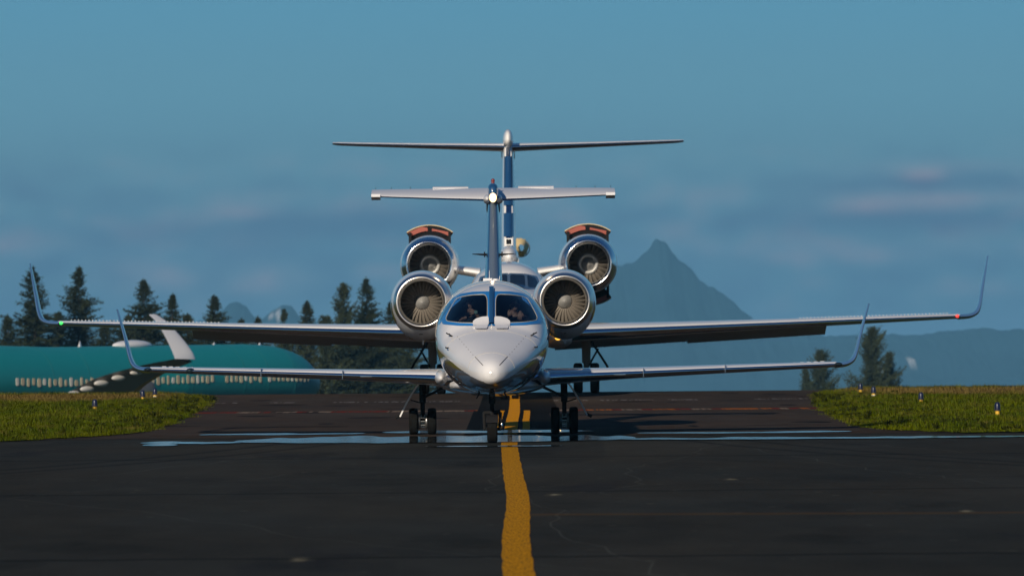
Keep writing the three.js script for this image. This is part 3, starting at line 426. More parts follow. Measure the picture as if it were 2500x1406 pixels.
// ---------------------------------------------------------------- the light business jet in front
const jet = thing('light_business_jet', 'white light business jet with blue cockpit surround and blue tail fin, taxiing in front', 'jet', V(-0.38, 0, -105));
{
  const st = [[0, 1.29, 1.288, 0.001, 1.289], [0.02, 1.375, 1.205, 0.088, 1.292], [0.08, 1.45, 1.135, 0.165, 1.297], [0.22, 1.53, 1.075, 0.26, 1.31], [0.5, 1.625, 1.025, 0.375, 1.34], [1, 1.755, 0.975, 0.53, 1.425], [1.6, 1.9, 0.92, 0.7, 1.54], [2.3, 2.06, 0.885, 0.85, 1.68], [2.6, 2.15, 0.878, 0.9, 1.73], [3.0, 2.385, 0.87, 0.955, 1.79], [3.4, 2.605, 0.864, 1.0, 1.84], [3.8, 2.77, 0.86, 1.028, 1.88], [4.4, 2.89, 0.857, 1.05, 1.92], [5.4, 2.975, 0.855, 1.065, 1.95], [6.5, 2.985, 0.854, 1.068, 1.96], [10, 2.985, 0.853, 1.068, 1.96], [12.5, 2.96, 1.1, 0.95, 2.02], [15, 2.9, 1.75, 0.6, 2.32], [17, 2.78, 2.38, 0.2, 2.58], [17.4, 2.7, 2.5, 0.06, 2.6]];
  const h = hull(st, 9.5);
  const ssp = []; for (let s = 0; s < 0.3; s += 0.02) ssp.push(s); for (let s = 0.3; s < 2.3; s += 0.07) ssp.push(s); for (let s = 2.3; s < 4.6; s += 0.025) ssp.push(s); for (let s = 4.6; s < 17.4; s += 0.2) ssp.push(s); ssp.push(17.4);
  // windscreen outline for one half, x to the right
  const paneR = rounded([[0.075, 2.712], [0.35, 2.706], [0.565, 2.672], [0.66, 2.635], [0.74, 2.5], [0.845, 2.285], [0.825, 2.225], [0.6, 2.195], [0.3, 2.185], [0.075, 2.18]], 4, 0.3);
  const frameR = rounded([[0.0, 2.765], [0.34, 2.76], [0.58, 2.725], [0.72, 2.66], [0.83, 2.49], [0.935, 2.285], [0.9, 2.165], [0.6, 2.135], [0.3, 2.13], [0.0, 2.125]], 4, 0.12);
  const sideWin = [[3.72, 2.24], [3.82, 2.5], [4.02, 2.56], [4.42, 2.52], [4.46, 2.26]];
  const mir = (p) => p.map(([x, y]) => [-x, y]).reverse();
  const skip = (x, y, s) => s > 2.2 && s < 4.3 && inPoly(Math.abs(x), y, paneR);
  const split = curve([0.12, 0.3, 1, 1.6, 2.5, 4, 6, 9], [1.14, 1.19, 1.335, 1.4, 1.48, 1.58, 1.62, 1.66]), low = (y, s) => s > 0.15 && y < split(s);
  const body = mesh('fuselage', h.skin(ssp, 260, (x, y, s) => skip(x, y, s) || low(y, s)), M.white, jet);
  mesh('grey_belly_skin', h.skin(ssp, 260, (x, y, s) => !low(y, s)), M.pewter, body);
  for (const s of [1, -1]) {
    const P = s > 0 ? paneR : mir(paneR), Fr = s > 0 ? frameR : mir(frameR);
    mesh('windscreen_surround', h.frontPatch(Fr, 0.006, P), M.trim, body);
    const gl = mesh('windscreen_pane', h.frontPatch(P.map(([x, y]) => [x, y]), 0.003), M.glass, body);
    const pts = P.map(([x, y]) => h.onFront(x, y, 0.012)); pts.push(pts[0]);
    mesh('window_seal', new THREE.TubeGeometry(new THREE.CatmullRomCurve3(pts, false, 'centripetal'), 160, 0.009, 6), M.seal, body);
    mesh('side_window', h.sidePatch(rounded(sideWin, 4, 0.25), s, 0.008), M.tinted, body);
    mesh('side_window_surround', h.sidePatch(rounded([[3.55, 2.15], [3.7, 2.6], [3.95, 2.68], [4.5, 2.62], [4.62, 2.18]], 4, 0.25), s, 0.003), M.trim, body);
    for (let k = 0; k < 5; k++) { const s0 = 6 + k * 0.95; mesh('cabin_window', h.sidePatch(rounded([[s0, 2.1], [s0, 2.45], [s0 + 0.4, 2.45], [s0 + 0.4, 2.1]], 5, 0.4), s, 0.004), M.tinted, body); }
    // gold swoosh along the flank with a white and a grey line under it
    mesh('gold_stripe', h.sidePatch([[1.0, 1.34], [1.6, 1.47], [2.5, 1.62], [4, 1.79], [6, 1.88], [9, 1.9], [9, 1.64], [6, 1.6], [4, 1.56], [2.5, 1.46], [1.6, 1.38]], s, 0.003), M.gold, body);
    // white defog duct boxes at the foot of the windscreen
    const duct = rounded([[0.05, 2.24], [0.06, 2.29], [0.18, 2.282], [0.28, 2.25], [0.335, 2.205], [0.34, 2.135], [0.05, 2.13]].map(([x, y]) => [x * s, y]), 3, 0.2);
    mesh('defog_duct', h.frontPatch(s > 0 ? duct : duct.slice().reverse(), 0.024), M.white, body);
    const lip = rounded([[0.06, 2.13], [0.315, 2.125], [0.3, 2.06], [0.08, 2.06]].map(([x, y]) => [x * s, y]), 3, 0.15);
    mesh('defog_duct_foot', h.frontPatch(s > 0 ? lip : lip.slice().reverse(), 0.03), M.white, body);
    for (const yy of [2.135]) { const c = h.onFront(0.2 * s, yy, 0); mesh('defog_duct_base', new THREE.BoxGeometry(0.27, 0.03, 0.16).rotateX(0.35).translate(c.x, c.y - 0.01, c.z - 0.01), M.white, body); }
    // pitot probe, vane and radome strap
    const p1 = h.onFront(0.75 * s, 1.96), p2 = h.onFront(0.78 * s, 1.74);
    mesh('ice_detector', join(rod(p1, [p1.x + 0.02 * s, p1.y + 0.03, p1.z + 0.1], 0.012), rod([p1.x - 0.05 * s, p1.y - 0.02, p1.z + 0.1], [p1.x + 0.08 * s, p1.y + 0.05, p1.z + 0.1], 0.012)), M.dark, body);
    mesh('pitot_probe', join(rod(p2, [p2.x + 0.05 * s, p2.y, p2.z + 0.05], 0.012), rod([p2.x + 0.05 * s, p2.y, p2.z - 0.02], [p2.x + 0.05 * s, p2.y + 0.015, p2.z + 0.2], 0.01)), M.dark, body);
    const strap = []; for (let k = 0; k <= 6; k++) { const t = k / 6; strap.push(h.onFront(s * lerp(0.145, 0.29, t), lerp(1.435, 1.585, t), 0.006)); }
    mesh('lightning_strip', new THREE.TubeGeometry(new THREE.CatmullRomCurve3(strap), 20, 0.006, 5), M.dark, body);
    const fast = []; for (let k = 0; k < 8; k++) { const t = k / 7, q = h.onFront(s * lerp(0.33, 0.62, t), lerp(1.62, 1.94, t), 0.004); fast.push(new THREE.SphereGeometry(0.008, 6, 5).translate(q.x, q.y, q.z)); }
    mesh('panel_fasteners', join(...fast), M.dark, body).userData.kind = 'stuff';
  }
  // joint line of the radome, nose baggage door seams
  { const pts = []; for (let i = 0; i <= 40; i++) { const a = Math.PI * (0.02 + 0.96 * i / 40); pts.push(V(...h.point(0.62, a)).add(V(0, 0, 0.004))); } mesh('radome_seam', new THREE.TubeGeometry(new THREE.CatmullRomCurve3(pts), 80, 0.0035, 4), M.seal, body); }
  for (const [q, a0, a1] of [[2.25, 0.05, 0.95], [4.75, 0, 1], [5.8, 0, 1], [7.4, 0, 1]]) { const pts = []; for (let i = 0; i <= 50; i++) { const a = Math.PI * lerp(a0, a1, i / 50); pts.push(V(...h.point(q, a))); } mesh('panel_seam', new THREE.TubeGeometry(new THREE.CatmullRomCurve3(pts), 90, 0.004, 4), M.seal, body); }
  // centre post
  { const pts = []; for (let k = 0; k <= 10; k++) pts.push(h.onFront(0, lerp(2.15, 2.82, k / 10), 0.02)); const g = gridGeo(5, 11, (i, j) => { const p = pts[j], u = [-0.042, -0.042, 0, 0.042, 0.042][i], l = [0, 0.05, 0.058, 0.05, 0][i]; return [u, p.y + l * 0.8, p.z - 0.02 + l * 0.6]; }); mesh('centre_post', g, M.blue, body); }
  // cockpit lining, glareshield, seats
  const inner = [[-0.86, 1.25], [0.86, 1.25], [0.95, 1.9], [0.78, 2.45], [0.4, 2.72], [-0.4, 2.72], [-0.78, 2.45], [-0.95, 1.9]];
  mesh('cockpit_bulkhead', new THREE.ExtrudeGeometry(new THREE.Shape(inner.map(([x, y]) => new THREE.Vector2(x, y))), { depth: 0.05, bevelEnabled: false }).translate(0, 0, 9.5 - 5.1), M.cockpit, body);
  mesh('glareshield', new THREE.BoxGeometry(1.5, 0.05, 0.75, 8, 1, 2).translate(0, 2.2, 9.5 - 3.45), M.cockpit, body);
  mesh('instrument_panel', new THREE.BoxGeometry(1.5, 0.6, 0.06).translate(0, 1.92, 9.5 - 3.55), M.cockpit, body);
  mesh('cockpit_floor', new THREE.BoxGeometry(1.5, 0.05, 2.2).translate(0, 1.22, 9.5 - 4.1), M.cockpit, body);
  for (const s of [-1, 1]) mesh('pilot_seat', join(box(0.46, 0.12, 0.48, 0.43 * s, 1.66, 9.5 - 4.35), box(0.46, 0.75, 0.1, 0.43 * s, 2.05, 9.5 - 4.66), box(0.24, 0.18, 0.08, 0.43 * s, 2.52, 9.5 - 4.68), box(0.3, 0.4, 0.3, 0.43 * s, 1.43, 9.5 - 4.35)), M.cockpit, body);
  // roof aerials
  mesh('roof_antenna_box', box(0.17, 0.05, 0.3, -0.08, 3.0, 3.2), M.white, body);
  mesh('roof_antenna_disc', new THREE.CylinderGeometry(0.05, 0.055, 0.03, 20).translate(0.07, 3.0, 3.4), M.white, body);
  mesh('whip_antenna', rod([-0.05, 2.98, 2.6], [-0.05, 3.18, 2.45], 0.008, 0.004), M.white, body);
  mesh('whip_antenna', rod([0.13, 2.97, 2.6], [0.15, 3.07, 2.5], 0.012, 0.006), M.white, body);
  // belly fairing
  mesh('belly_fairing', new THREE.SphereGeometry(1, 48, 24).scale(1.05, 0.24, 3.6).translate(0, 1.0, 0.6), M.white, jet);
  // wings
  const wing = [sec(0.55, 1.1, 3.1, 3.5, 0.115), sec(1.0, 1.13, 2.75, 3.1, 0.112), sec(2.4, 1.175, 1.75, 2.3, 0.1), sec(4.6, 1.245, 0.9, 1.7, 0.098), sec(6.72, 1.31, 0.05, 1.25, 0.092)];
  const winglet = [sec(6.72, 1.31, 0.05, 1.25, 0.092), sec(6.93, 1.33, -0.07, 1.18, 0.088), sec(7.06, 1.4, -0.18, 1.1, 0.082), sec(7.13, 1.53, -0.3, 1.02, 0.078), sec(7.23, 1.86, -0.58, 0.86, 0.074), sec(7.34, 2.2, -0.88, 0.7, 0.07), sec(7.44, 2.5, -1.15, 0.5, 0.066)];
  wingSet(jet, { wing, winglet }, { leMat: M.chrome, mat: M.white, le: 0.1, extra: (w, s) => {
    for (const x of [2.9, 4.5]) { const y = 1.12 + (x - 1) * 0.0335, z = x < 4 ? 1.53 : 0.93; mesh('wing_fence', new THREE.BoxGeometry(0.012, 0.17, 0.28).translate(s * x, y + 0.015, z - 0.11), M.chrome, w); }
    mesh('stall_strip', box(0.3, 0.02, 0.02, s * 2.4, 1.17, 1.78), M.chrome, w);
    mesh('wing_root_fairing', new THREE.SphereGeometry(1, 28, 18).scale(0.14, 0.155, 0.9).translate(s * 0.98, 1.14, 2.3), M.white, w);
    mesh('position_light', new THREE.SphereGeometry(0.05, 14, 10).scale(1.6, 0.8, 1).translate(s * 6.75, 1.315, 0.05), M.tinted, w);
    if (s < 0) mesh('landing_light_window', new THREE.SphereGeometry(0.07, 14, 10).scale(1.3, 0.8, 0.6).translate(-5.9, 1.285, 0.36), M.tinted, w);
    const vg = []; for (let k = 0; k < 14; k++) { const x = 4.7 + k * 0.135; vg.push(box(0.08, 0.01, 0.02, s * x, 1.31 + (x - 4.6) * 0.031, 0.9 - (x - 4.6) * 0.4 - 0.45)); } mesh('vortex_generators', join(...vg), M.white, w).userData.kind = 'stuff';
  } });
  // tail
  const fin = [{ le: [0, 2.4, -3.4], te: [0, 2.4, -7.4], t: 0.1 }, { le: [0, 2.9, -4.3], te: [0, 2.9, -7.7], t: 0.11 }, { le: [0, 3.6, -5.35], te: [0, 3.6, -8.0], t: 0.12 }, { le: [0, 4.4, -6.4], te: [0, 4.4, -8.3], t: 0.13 }, { le: [0, 4.9, -7.0], te: [0, 4.9, -8.5], t: 0.135 }];
  const f = mesh('tail_fin', loft(fin, (u) => u >= 0.03, airfoil(24, 0)), M.blue, jet);
  mesh('fin_leading_edge', loft(fin, (u) => u <= 0.04, airfoil(24, 0)), std([0.25, 0.33, 0.42], 0.3, 0.7), f);
  const bullet = revolve([[0.75, 0.001], [0.745, 0.05], [0.7, 0.085], [0.55, 0.105], [0.2, 0.112], [-0.4, 0.112], [-1.2, 0.08], [-1.8, 0.01]], 32, [0, 4.86, -7.0], (x, y) => { const k = Math.hypot(x, y) / 0.112; return [x, y + (y > 0.004 ? 0.1 : y < -0.004 ? -0.05 : 0) * k]; });
  mesh('tail_bullet', bullet, M.blue, f);
  lamp(f, 'tail_landing_light', [0, 4.76, -6.27], 0.075, [1, 0.66, 0.34], 2.6, 0.7);
  const tl = new THREE.SpotLight(rgb(1, 0.75, 0.45), 30, 0, 0.5, 0.6); tl.name = 'tail_landing_light_beam'; tl.position.set(0, 4.76, -6.1); tl.target.position.set(0, 3.5, 30); tl.castShadow = true; f.add(tl, tl.target);
  mesh('beacon', join(new THREE.CylinderGeometry(0.035, 0.04, 0.06, 16).translate(0, 5.08, -7.0), new THREE.SphereGeometry(0.042, 16, 12).translate(0, 5.13, -7.0)), std([0.16, 0.02, 0.02], 0.25, 0, { clearcoat: 1 }), f);
  for (const s of [-1, 1]) {
    mesh('fin_aerial', join(rod([0.12 * s, 3.56, -5.75], [0.17 * s, 3.57, -5.7], 0.02), rod([0.14 * s, 3.57, -5.7], [0.43 * s, 3.585, -5.6], 0.025, 0.008), rod([0.18 * s, 3.52, -5.7], [0.18 * s, 3.63, -5.7], 0.014)), M.dark, f);
    const hs = [{ le: [0.06 * s, 4.715, -6.85], te: [0.06 * s, 5.0, -7.98], t: 0.09 }, { le: [1.3 * s, 4.765, -7.2], te: [1.3 * s, 4.995, -8.13], t: 0.085 }, { le: [2.36 * s, 4.815, -7.5], te: [2.36 * s, 4.99, -8.25], t: 0.08 }, { le: [2.56 * s, 4.825, -7.56], te: [2.56 * s, 4.985, -8.28], t: 0.075 }];
    const o = mesh('tailplane', loft(hs, behindEdge, airfoil(24, 0)), M.white, jet);
    mesh('tailplane_leading_edge', loft(hs, onEdge, airfoil(24, 0)), std([0.05, 0.12, 0.25], 0.14, 0.9), o);
    mesh('elevator_horn', new THREE.BoxGeometry(0.19, 0.06, 0.3).rotateX(-0.2).translate(2.46 * s, 4.815, -7.6), M.white, o);
    mesh('elevator_tab', new THREE.BoxGeometry(0.75, 0.02, 0.1).rotateX(0.25).translate(0.9 * s, 5.015, -8.12), M.white, o);
    for (const x of [1.75, 2.15, 2.48]) mesh('static_wick', rod([x * s, 5.0, -8.25], [x * s, 5.05, -8.42], 0.006, 0.003, 5), M.dark, o);
    mesh('tailplane_fairing', new THREE.SphereGeometry(1, 20, 14).scale(0.09, 0.1, 0.55).translate(0.12 * s, 4.74, -7.1), M.white, o);
    mesh('hinge_fairing', new THREE.SphereGeometry(1, 14, 10).scale(0.02, 0.13, 0.3).translate(0.13 * s, 4.6, -7.4), M.steel, o);
  }
  // engines
  for (const s of [-1, 1]) {
    const c = [1.43 * s, 2.6, -2];
    const e = turbofan(jet, c, { mat: M.white, body: [[-0.2, 0.562], [-0.45, 0.6], [-0.9, 0.635], [-1.5, 0.635], [-2.2, 0.57], [-2.9, 0.44], [-3.1, 0.4]], bend: (x, y, z) => [x, y < 0 ? y * (1 + 0.22 * smooth(-0.15, -0.7, z)) : y],
      lip: [[-0.3, 0.415], [-0.2, 0.418], [-0.1, 0.432], [-0.04, 0.45], [-0.01, 0.472], [0, 0.49], [-0.015, 0.51], [-0.05, 0.53], [-0.11, 0.55], [-0.2, 0.563]], duct: [[-0.3, 0.415], [-0.6, 0.425], [-1.75, 0.44]], nozzle: [[-2.9, 0.42], [-3.3, 0.33], [-3.0, 0.3]], fanZ: -0.82, fanR: 0.432, hub: 0.158, chord: 0.115, n: 30 });
    mesh('engine_pylon', loft([{ le: [0.75 * s, 2.55, -2.35], te: [0.75 * s, 2.55, -4.7], t: 0.09 }, { le: [0.95 * s, 2.56, -2.45], te: [0.95 * s, 2.56, -4.7], t: 0.08 }], () => true, airfoil(14, 0)), M.trim, e);
    const tri = new THREE.Shape([new THREE.Vector2(-0.045, 0), new THREE.Vector2(0.045, 0), new THREE.Vector2(0.015, 0.045), new THREE.Vector2(-0.015, 0.045)]);
    mesh('drain_scoop', new THREE.ExtrudeGeometry(tri, { depth: 0.05, bevelEnabled: false }).translate(c[0] - 0.02, c[1] - 0.655, c[2] - 0.42), M.dark, e);
    mesh('drain_mast', box(0.03, 0.12, 0.1, c[0] + 0.01, c[1] - 0.8, c[2] - 1.2), M.white, e);
    mesh('gold_stripe', gridGeo(10, 12, (i, j) => { const a = (s > 0 ? 0 : Math.PI) + s * (-0.55 + 0.55 * i / 9), z = -0.5 - 1.8 * j / 11, prof = curve([-2.9, -2.2, -1.5, -0.9, -0.45, -0.2], [0.44, 0.57, 0.635, 0.635, 0.6, 0.562]), rr = prof(z) + 0.005; let y = Math.sin(a) * rr; if (y < 0) y *= 1 + 0.22 * smooth(-0.15, -0.7, z); return [c[0] + Math.cos(a) * rr, c[1] + y, c[2] + z]; }), M.gold, e);
  }
  // main landing gear
  for (const s of [-1, 1]) {
    const g = mesh('main_landing_gear', join(rod([1.38 * s, 1.08, 0], [1.385 * s, 0.62, 0], 0.07, 0.065, 16), rod([1.385 * s, 0.66, 0], [1.385 * s, 0.27, 0], 0.045, 0.045, 14), rod([1.2 * s, 0.27, 0], [1.57 * s, 0.27, 0], 0.04, 0.04, 12), rod([1.385 * s, 0.75, 0.02], [1.385 * s, 0.7, 0.1], 0.06, 0.05, 14), rod([1.385 * s, 0.5, -0.02], [1.385 * s, 0.4, -0.25], 0.03), rod([1.385 * s, 0.4, -0.25], [1.385 * s, 0.27, -0.05], 0.03)), M.gear, jet);
    mesh('side_brace', rod([0.9 * s, 0.95, -0.05], [1.36 * s, 0.73, -0.02], 0.03, 0.025), M.gear, g);
    for (const o of [-1, 1]) { wheel(g, 'tyre', 1.385 * s + 0.18 * o, 0.262, 0, 0.262, 0.17); mesh('brake_disc', revolve([[-0.03, 0.06], [-0.03, 0.15], [0.03, 0.15], [0.03, 0.06]], 28).rotateY(Math.PI / 2).translate(1.385 * s + 0.075 * o, 0.262, 0), M.steel, g); }
    const bolts = []; for (let k = 0; k < 9; k++) { const a = k / 9 * 6.283; bolts.push(rod([1.385 * s - 0.1, 0.262 + 0.11 * Math.sin(a), 0.11 * Math.cos(a)], [1.385 * s + 0.1, 0.262 + 0.11 * Math.sin(a), 0.11 * Math.cos(a)], 0.018, 0.018, 8)); } mesh('brake_pistons', join(...bolts), std([0.8, 0.78, 0.72], 0.18, 1), g);
    const door = new THREE.BoxGeometry(0.03, 0.74, 0.62, 1, 6, 1), p = door.attributes.position; for (let i = 0; i < p.count; i++) { const y = p.getY(i); p.setX(i, p.getX(i) + 0.022 * Math.cos(y * 4) * s); } door.rotateZ(s * 0.52).translate(1.64 * s, 0.68, -0.05); door.computeVertexNormals(); mesh('gear_door', toCreasedNormals(door, 0.5), M.white, g);
    mesh('gear_door_link', rod([1.4 * s, 0.62, 0.02], [1.62 * s, 0.68, 0.02], 0.014), M.gear, g); mesh('gear_door_foot', rod([1.8 * s, 0.4, 0], [1.92 * s, 0.33, 0], 0.03), M.gear, g);
  }
  // nose landing gear
  {
    const z = 7.0, g = mesh('nose_landing_gear', join(rod([0, 1.05, z - 0.06], [0, 0.72, z], 0.06, 0.06, 14), rod([0, 0.76, z], [0, 0.5, z + 0.02], 0.04, 0.04, 12), rod([-0.15, 0.55, z], [0.15, 0.55, z], 0.035), rod([0.15, 0.56, z], [0.14, 0.25, z + 0.02], 0.03), rod([-0.15, 0.56, z], [-0.14, 0.25, z + 0.02], 0.03), rod([-0.16, 0.25, z], [0.16, 0.25, z], 0.03), rod([0, 0.95, z - 0.5], [0, 0.66, z], 0.025)), M.gear, jet);
    wheel(g, 'tyre', 0, 0.24, z, 0.24, 0.19);
    mesh('mudguard', gridGeo(6, 14, (i, j) => { const a = 0.5 + 2.0 * j / 13; return [-0.11 + 0.22 * i / 5, 0.24 + 0.275 * Math.sin(a), z + 0.275 * Math.cos(a)]; }), M.dark, g);
    mesh('torque_link', rod([0.12, 0.6, z + 0.04], [0.17, 0.35, z + 0.06], 0.03, 0.02), M.gear, g);
    mesh('tow_fitting', new THREE.SphereGeometry(0.03, 14, 10).scale(0.8, 2, 0.8).translate(0.17, 0.32, z + 0.06), M.chrome, g);
    for (const s of [-1, 1]) { const d = new THREE.BoxGeometry(0.02, 0.28, 0.75).rotateZ(s * 0.55).translate(0.21 * s, 0.93, z - 0.1); mesh('nose_gear_door', d, M.gear, g); }
    mesh('taxi_light', new THREE.SphereGeometry(0.05, 16, 12).scale(1, 1, 0.5).translate(0, 0.86, z + 0.09), M.tinted, g);
  }
}

// ---------------------------------------------------------------- the large business jet behind
const big = thing('large_business_jet', 'larger white business jet with upswept winglets and open red reverser doors, queued behind', 'jet', V(-0.09, 0, -158));
{
  const st = [[0, 2.351, 2.349, 0.001, 2.35], [0.06, 2.5, 2.22, 0.15, 2.352], [0.2, 2.62, 2.11, 0.28, 2.36], [0.6, 2.8, 1.98, 0.5, 2.42], [1.2, 2.95, 1.88, 0.72, 2.5], [2, 3.07, 1.81, 0.92, 2.6], [2.6, 3.14, 1.78, 1.02, 2.66], [3.0, 3.32, 1.765, 1.07, 2.7], [3.5, 3.56, 1.75, 1.11, 2.75], [4.2, 3.73, 1.74, 1.13, 2.78], [5.2, 3.8, 1.735, 1.14, 2.8], [6.5, 3.83, 1.73, 1.15, 2.8], [8, 3.84, 1.73, 1.15, 2.8], [17, 3.86, 1.73, 1.15, 2.8], [20, 3.9, 2.0, 1.1, 3.0], [24, 3.95, 2.8, 0.65, 3.4], [27, 3.9, 3.4, 0.2, 3.65], [27.6, 3.8, 3.5, 0.05, 3.65]];
  const h = hull(st, 12.5), ssp = []; for (let s = 0; s < 0.4; s += 0.04) ssp.push(s); for (let s = 0.4; s < 6; s += 0.08) ssp.push(s); for (let s = 6; s < 27.6; s += 0.4) ssp.push(s); ssp.push(27.6);
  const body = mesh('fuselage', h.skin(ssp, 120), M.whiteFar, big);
  for (const s of [-1, 1]) {
    const flip = (p) => (s > 0 ? p : p.map(([x, y]) => [-x, y]).reverse());
    mesh('windscreen_pane', h.frontPatch(flip(rounded([[0.04, 3.44], [0.44, 3.42], [0.46, 3.08], [0.04, 3.07]], 4, 0.15)), 0.006), M.tinted, body);
    mesh('windscreen_pane', h.frontPatch(flip(rounded([[0.51, 3.415], [0.74, 3.35], [0.86, 3.06], [0.53, 3.07]], 4, 0.15)), 0.006), M.tinted, body);
    mesh('windscreen_surround', h.frontPatch(flip(rounded([[0.0, 3.48], [0.46, 3.46], [0.79, 3.39], [0.93, 3.02], [0.5, 3.02], [0, 3.02]], 4, 0.1)), 0.002), std([0.06, 0.1, 0.16], 0.3, 0, { clearcoat: 1 }), body);
    for (let k = 0; k < 6; k++) { const s0 = 6.5 + k * 1.5; mesh('cabin_window', h.sidePatch(rounded([[s0, 3.0], [s0, 3.42], [s0 + 0.6, 3.42], [s0 + 0.6, 3.0]], 4, 0.45), s, 0.004), M.tinted, body); }
  }
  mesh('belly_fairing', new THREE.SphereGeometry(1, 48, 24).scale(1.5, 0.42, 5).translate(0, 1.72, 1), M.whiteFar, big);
  const wing = [sec(0.7, 1.72, 6.2, 6.4, 0.115), sec(1.3, 1.76, 5.0, 5.4, 0.112), sec(4, 1.85, 3.0, 4.2, 0.105), sec(7.5, 1.97, 0.6, 3.1, 0.1), sec(11, 2.09, -1.6, 2.3, 0.095), sec(13.55, 2.17, -3.2, 1.7, 0.09)];
  const winglet = [sec(13.55, 2.17, -3.2, 1.7, 0.09), sec(13.9, 2.2, -3.42, 1.62, 0.088), sec(14.1, 2.3, -3.6, 1.55, 0.085), sec(14.2, 2.5, -3.8, 1.45, 0.082), sec(14.33, 3.0, -4.3, 1.2, 0.08), sec(14.46, 3.5, -4.8, 0.95, 0.075), sec(14.58, 4.0, -5.3, 0.6, 0.07)];
  const slats = std([0.6, 0.62, 0.66], 0.16, 1);
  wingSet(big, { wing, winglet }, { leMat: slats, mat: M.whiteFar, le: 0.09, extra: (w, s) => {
    // flaps run out and down
    for (const [x0, x1, y0, y1, z0, z1] of [[1.35, 5.29, 1.58, 1.74, -0.4, -1.0], [5.3, 9.45, 1.75, 1.92, -1.0, -1.75]]) mesh('flap', loft([{ le: [x0 * s, y0 + 0.08, z0], te: [x0 * s, y0 - 0.32, z0 - 1.1], t: 0.1 }, { le: [x1 * s, y1 + 0.08, z1], te: [x1 * s, y1 - 0.26, z1 - 0.9], t: 0.1 }], () => true, airfoil(12, 0.03)), std([0.3, 0.3, 0.31], 0.5), w);
    mesh('wing_root_fairing', new THREE.SphereGeometry(1, 24, 16).scale(0.5, 0.34, 2.2).translate(1.35 * s, 1.68, 3.6), M.whiteFar, w);
    const vg = []; for (let k = 0; k < 42; k++) { const x = 8.6 + k * 0.112, t = (x - 7.5) / 3.5; vg.push(new THREE.BoxGeometry(0.02, 0.03, 0.05).translate(s * x, 1.97 + t * 0.12 + 0.165 - t * 0.04, lerp(0.6, -1.6, t) - 0.75)); } mesh('vortex_generators', join(...vg), M.whiteFar, w).userData.kind = 'stuff';
    lamp(w, 'navigation_light', [13.45 * s, 2.175, -3.1], 0.05, s < 0 ? [0.05, 1, 0.15] : [1, 0.05, 0.04], 0.8);
  } });
  lamp(body, 'landing_light', [1.38, 1.68, 5.85], 0.09, [1, 0.5, 0.06], 1.8);
  { const l = new THREE.SpotLight(rgb(1, 0.6, 0.2), 12, 0, 0.4, 0.6); l.name = 'landing_light_beam'; l.position.set(1.38, 1.68, 5.98); l.target.position.set(1.4, 0.5, 40); l.castShadow = true; body.add(l, l.target); }
  const fin = [{ le: [0, 3.8, -7.2], te: [0, 3.8, -13.4], t: 0.075 }, { le: [0, 4.6, -8.4], te: [0, 4.6, -13.8], t: 0.085 }, { le: [0, 6, -10.6], te: [0, 6, -14.6], t: 0.105 }, { le: [0, 7.4, -12.6], te: [0, 7.4, -15.6], t: 0.12 }, { le: [0, 7.85, -13.2], te: [0, 7.85, -16], t: 0.11 }];
  const f = mesh('tail_fin', loft(fin, (u) => u >= 0.025, airfoil(24, 0)), M.whiteFar, big);
  mesh('fin_leading_edge', loft(fin, (u) => u <= 0.03, airfoil(24, 0)), slats, f);
  for (const [ya, yb] of [[4.75, 5.5], [5.75, 7.35]]) { const cut = (y) => { let i = 0; while (i < fin.length - 2 && fin[i + 1].le[1] < y) i++; const t = (y - fin[i].le[1]) / (fin[i + 1].le[1] - fin[i].le[1]); return { le: [0, y, lerp(fin[i].le[2], fin[i + 1].le[2], t) + 0.012], te: [0, y, lerp(fin[i].te[2], fin[i + 1].te[2], t)], t: lerp(fin[i].t, fin[i + 1].t, t) + 0.004 }; }; mesh('painted_fin_reflection', loft([cut(ya), cut((ya + yb) / 2), cut(yb)], (u) => u <= 0.07, airfoil(24, 0)), M.blue, f); }  // blue reflection in the polished leading edge, painted on as two bands
  mesh('tail_bullet', revolve([[0.9, 0.001], [0.86, 0.07], [0.7, 0.13], [0.3, 0.17], [-0.6, 0.17], [-2, 0.13], [-3.1, 0.02]], 28, [0, 7.86, -13.1], (x, y) => [x, y * (y > 0 ? 2.1 : 1.4)]), M.whiteFar, f);
  mesh('ram_air_inlet', join(box(0.22, 0.22, 0.3, 0, 4.57, -7.75)), M.whiteFar, f); mesh('inlet_mouth', box(0.15, 0.15, 0.02, 0, 4.57, -7.59), M.dark, f);
  mesh('dorsal_fairing', new THREE.SphereGeometry(1, 24, 16).scale(0.3, 0.35, 1.6).translate(0, 4.1, -7.2), M.whiteFar, f);
  for (const s of [-1, 1]) {
    const hs = [{ le: [0.08 * s, 7.66, -13.1], te: [0.08 * s, 7.7, -15.6], t: 0.11 }, { le: [2.9 * s, 7.77, -14.3], te: [2.9 * s, 7.8, -16.1], t: 0.1 }, { le: [5.45 * s, 7.88, -15.4], te: [5.45 * s, 7.9, -16.7], t: 0.09 }, { le: [5.68 * s, 7.9, -15.6], te: [5.68 * s, 7.91, -16.75], t: 0.07 }];
    const o = mesh('tailplane', loft(hs, behindEdge, airfoil(24, 0)), M.whiteFar, big); mesh('tailplane_leading_edge', loft(hs, onEdge, airfoil(24, 0)), slats, o);
    mesh('hinge_fairing', box(0.03, 0.25, 0.5, 0.2 * s, 7.45, -14.2), M.steel, o);
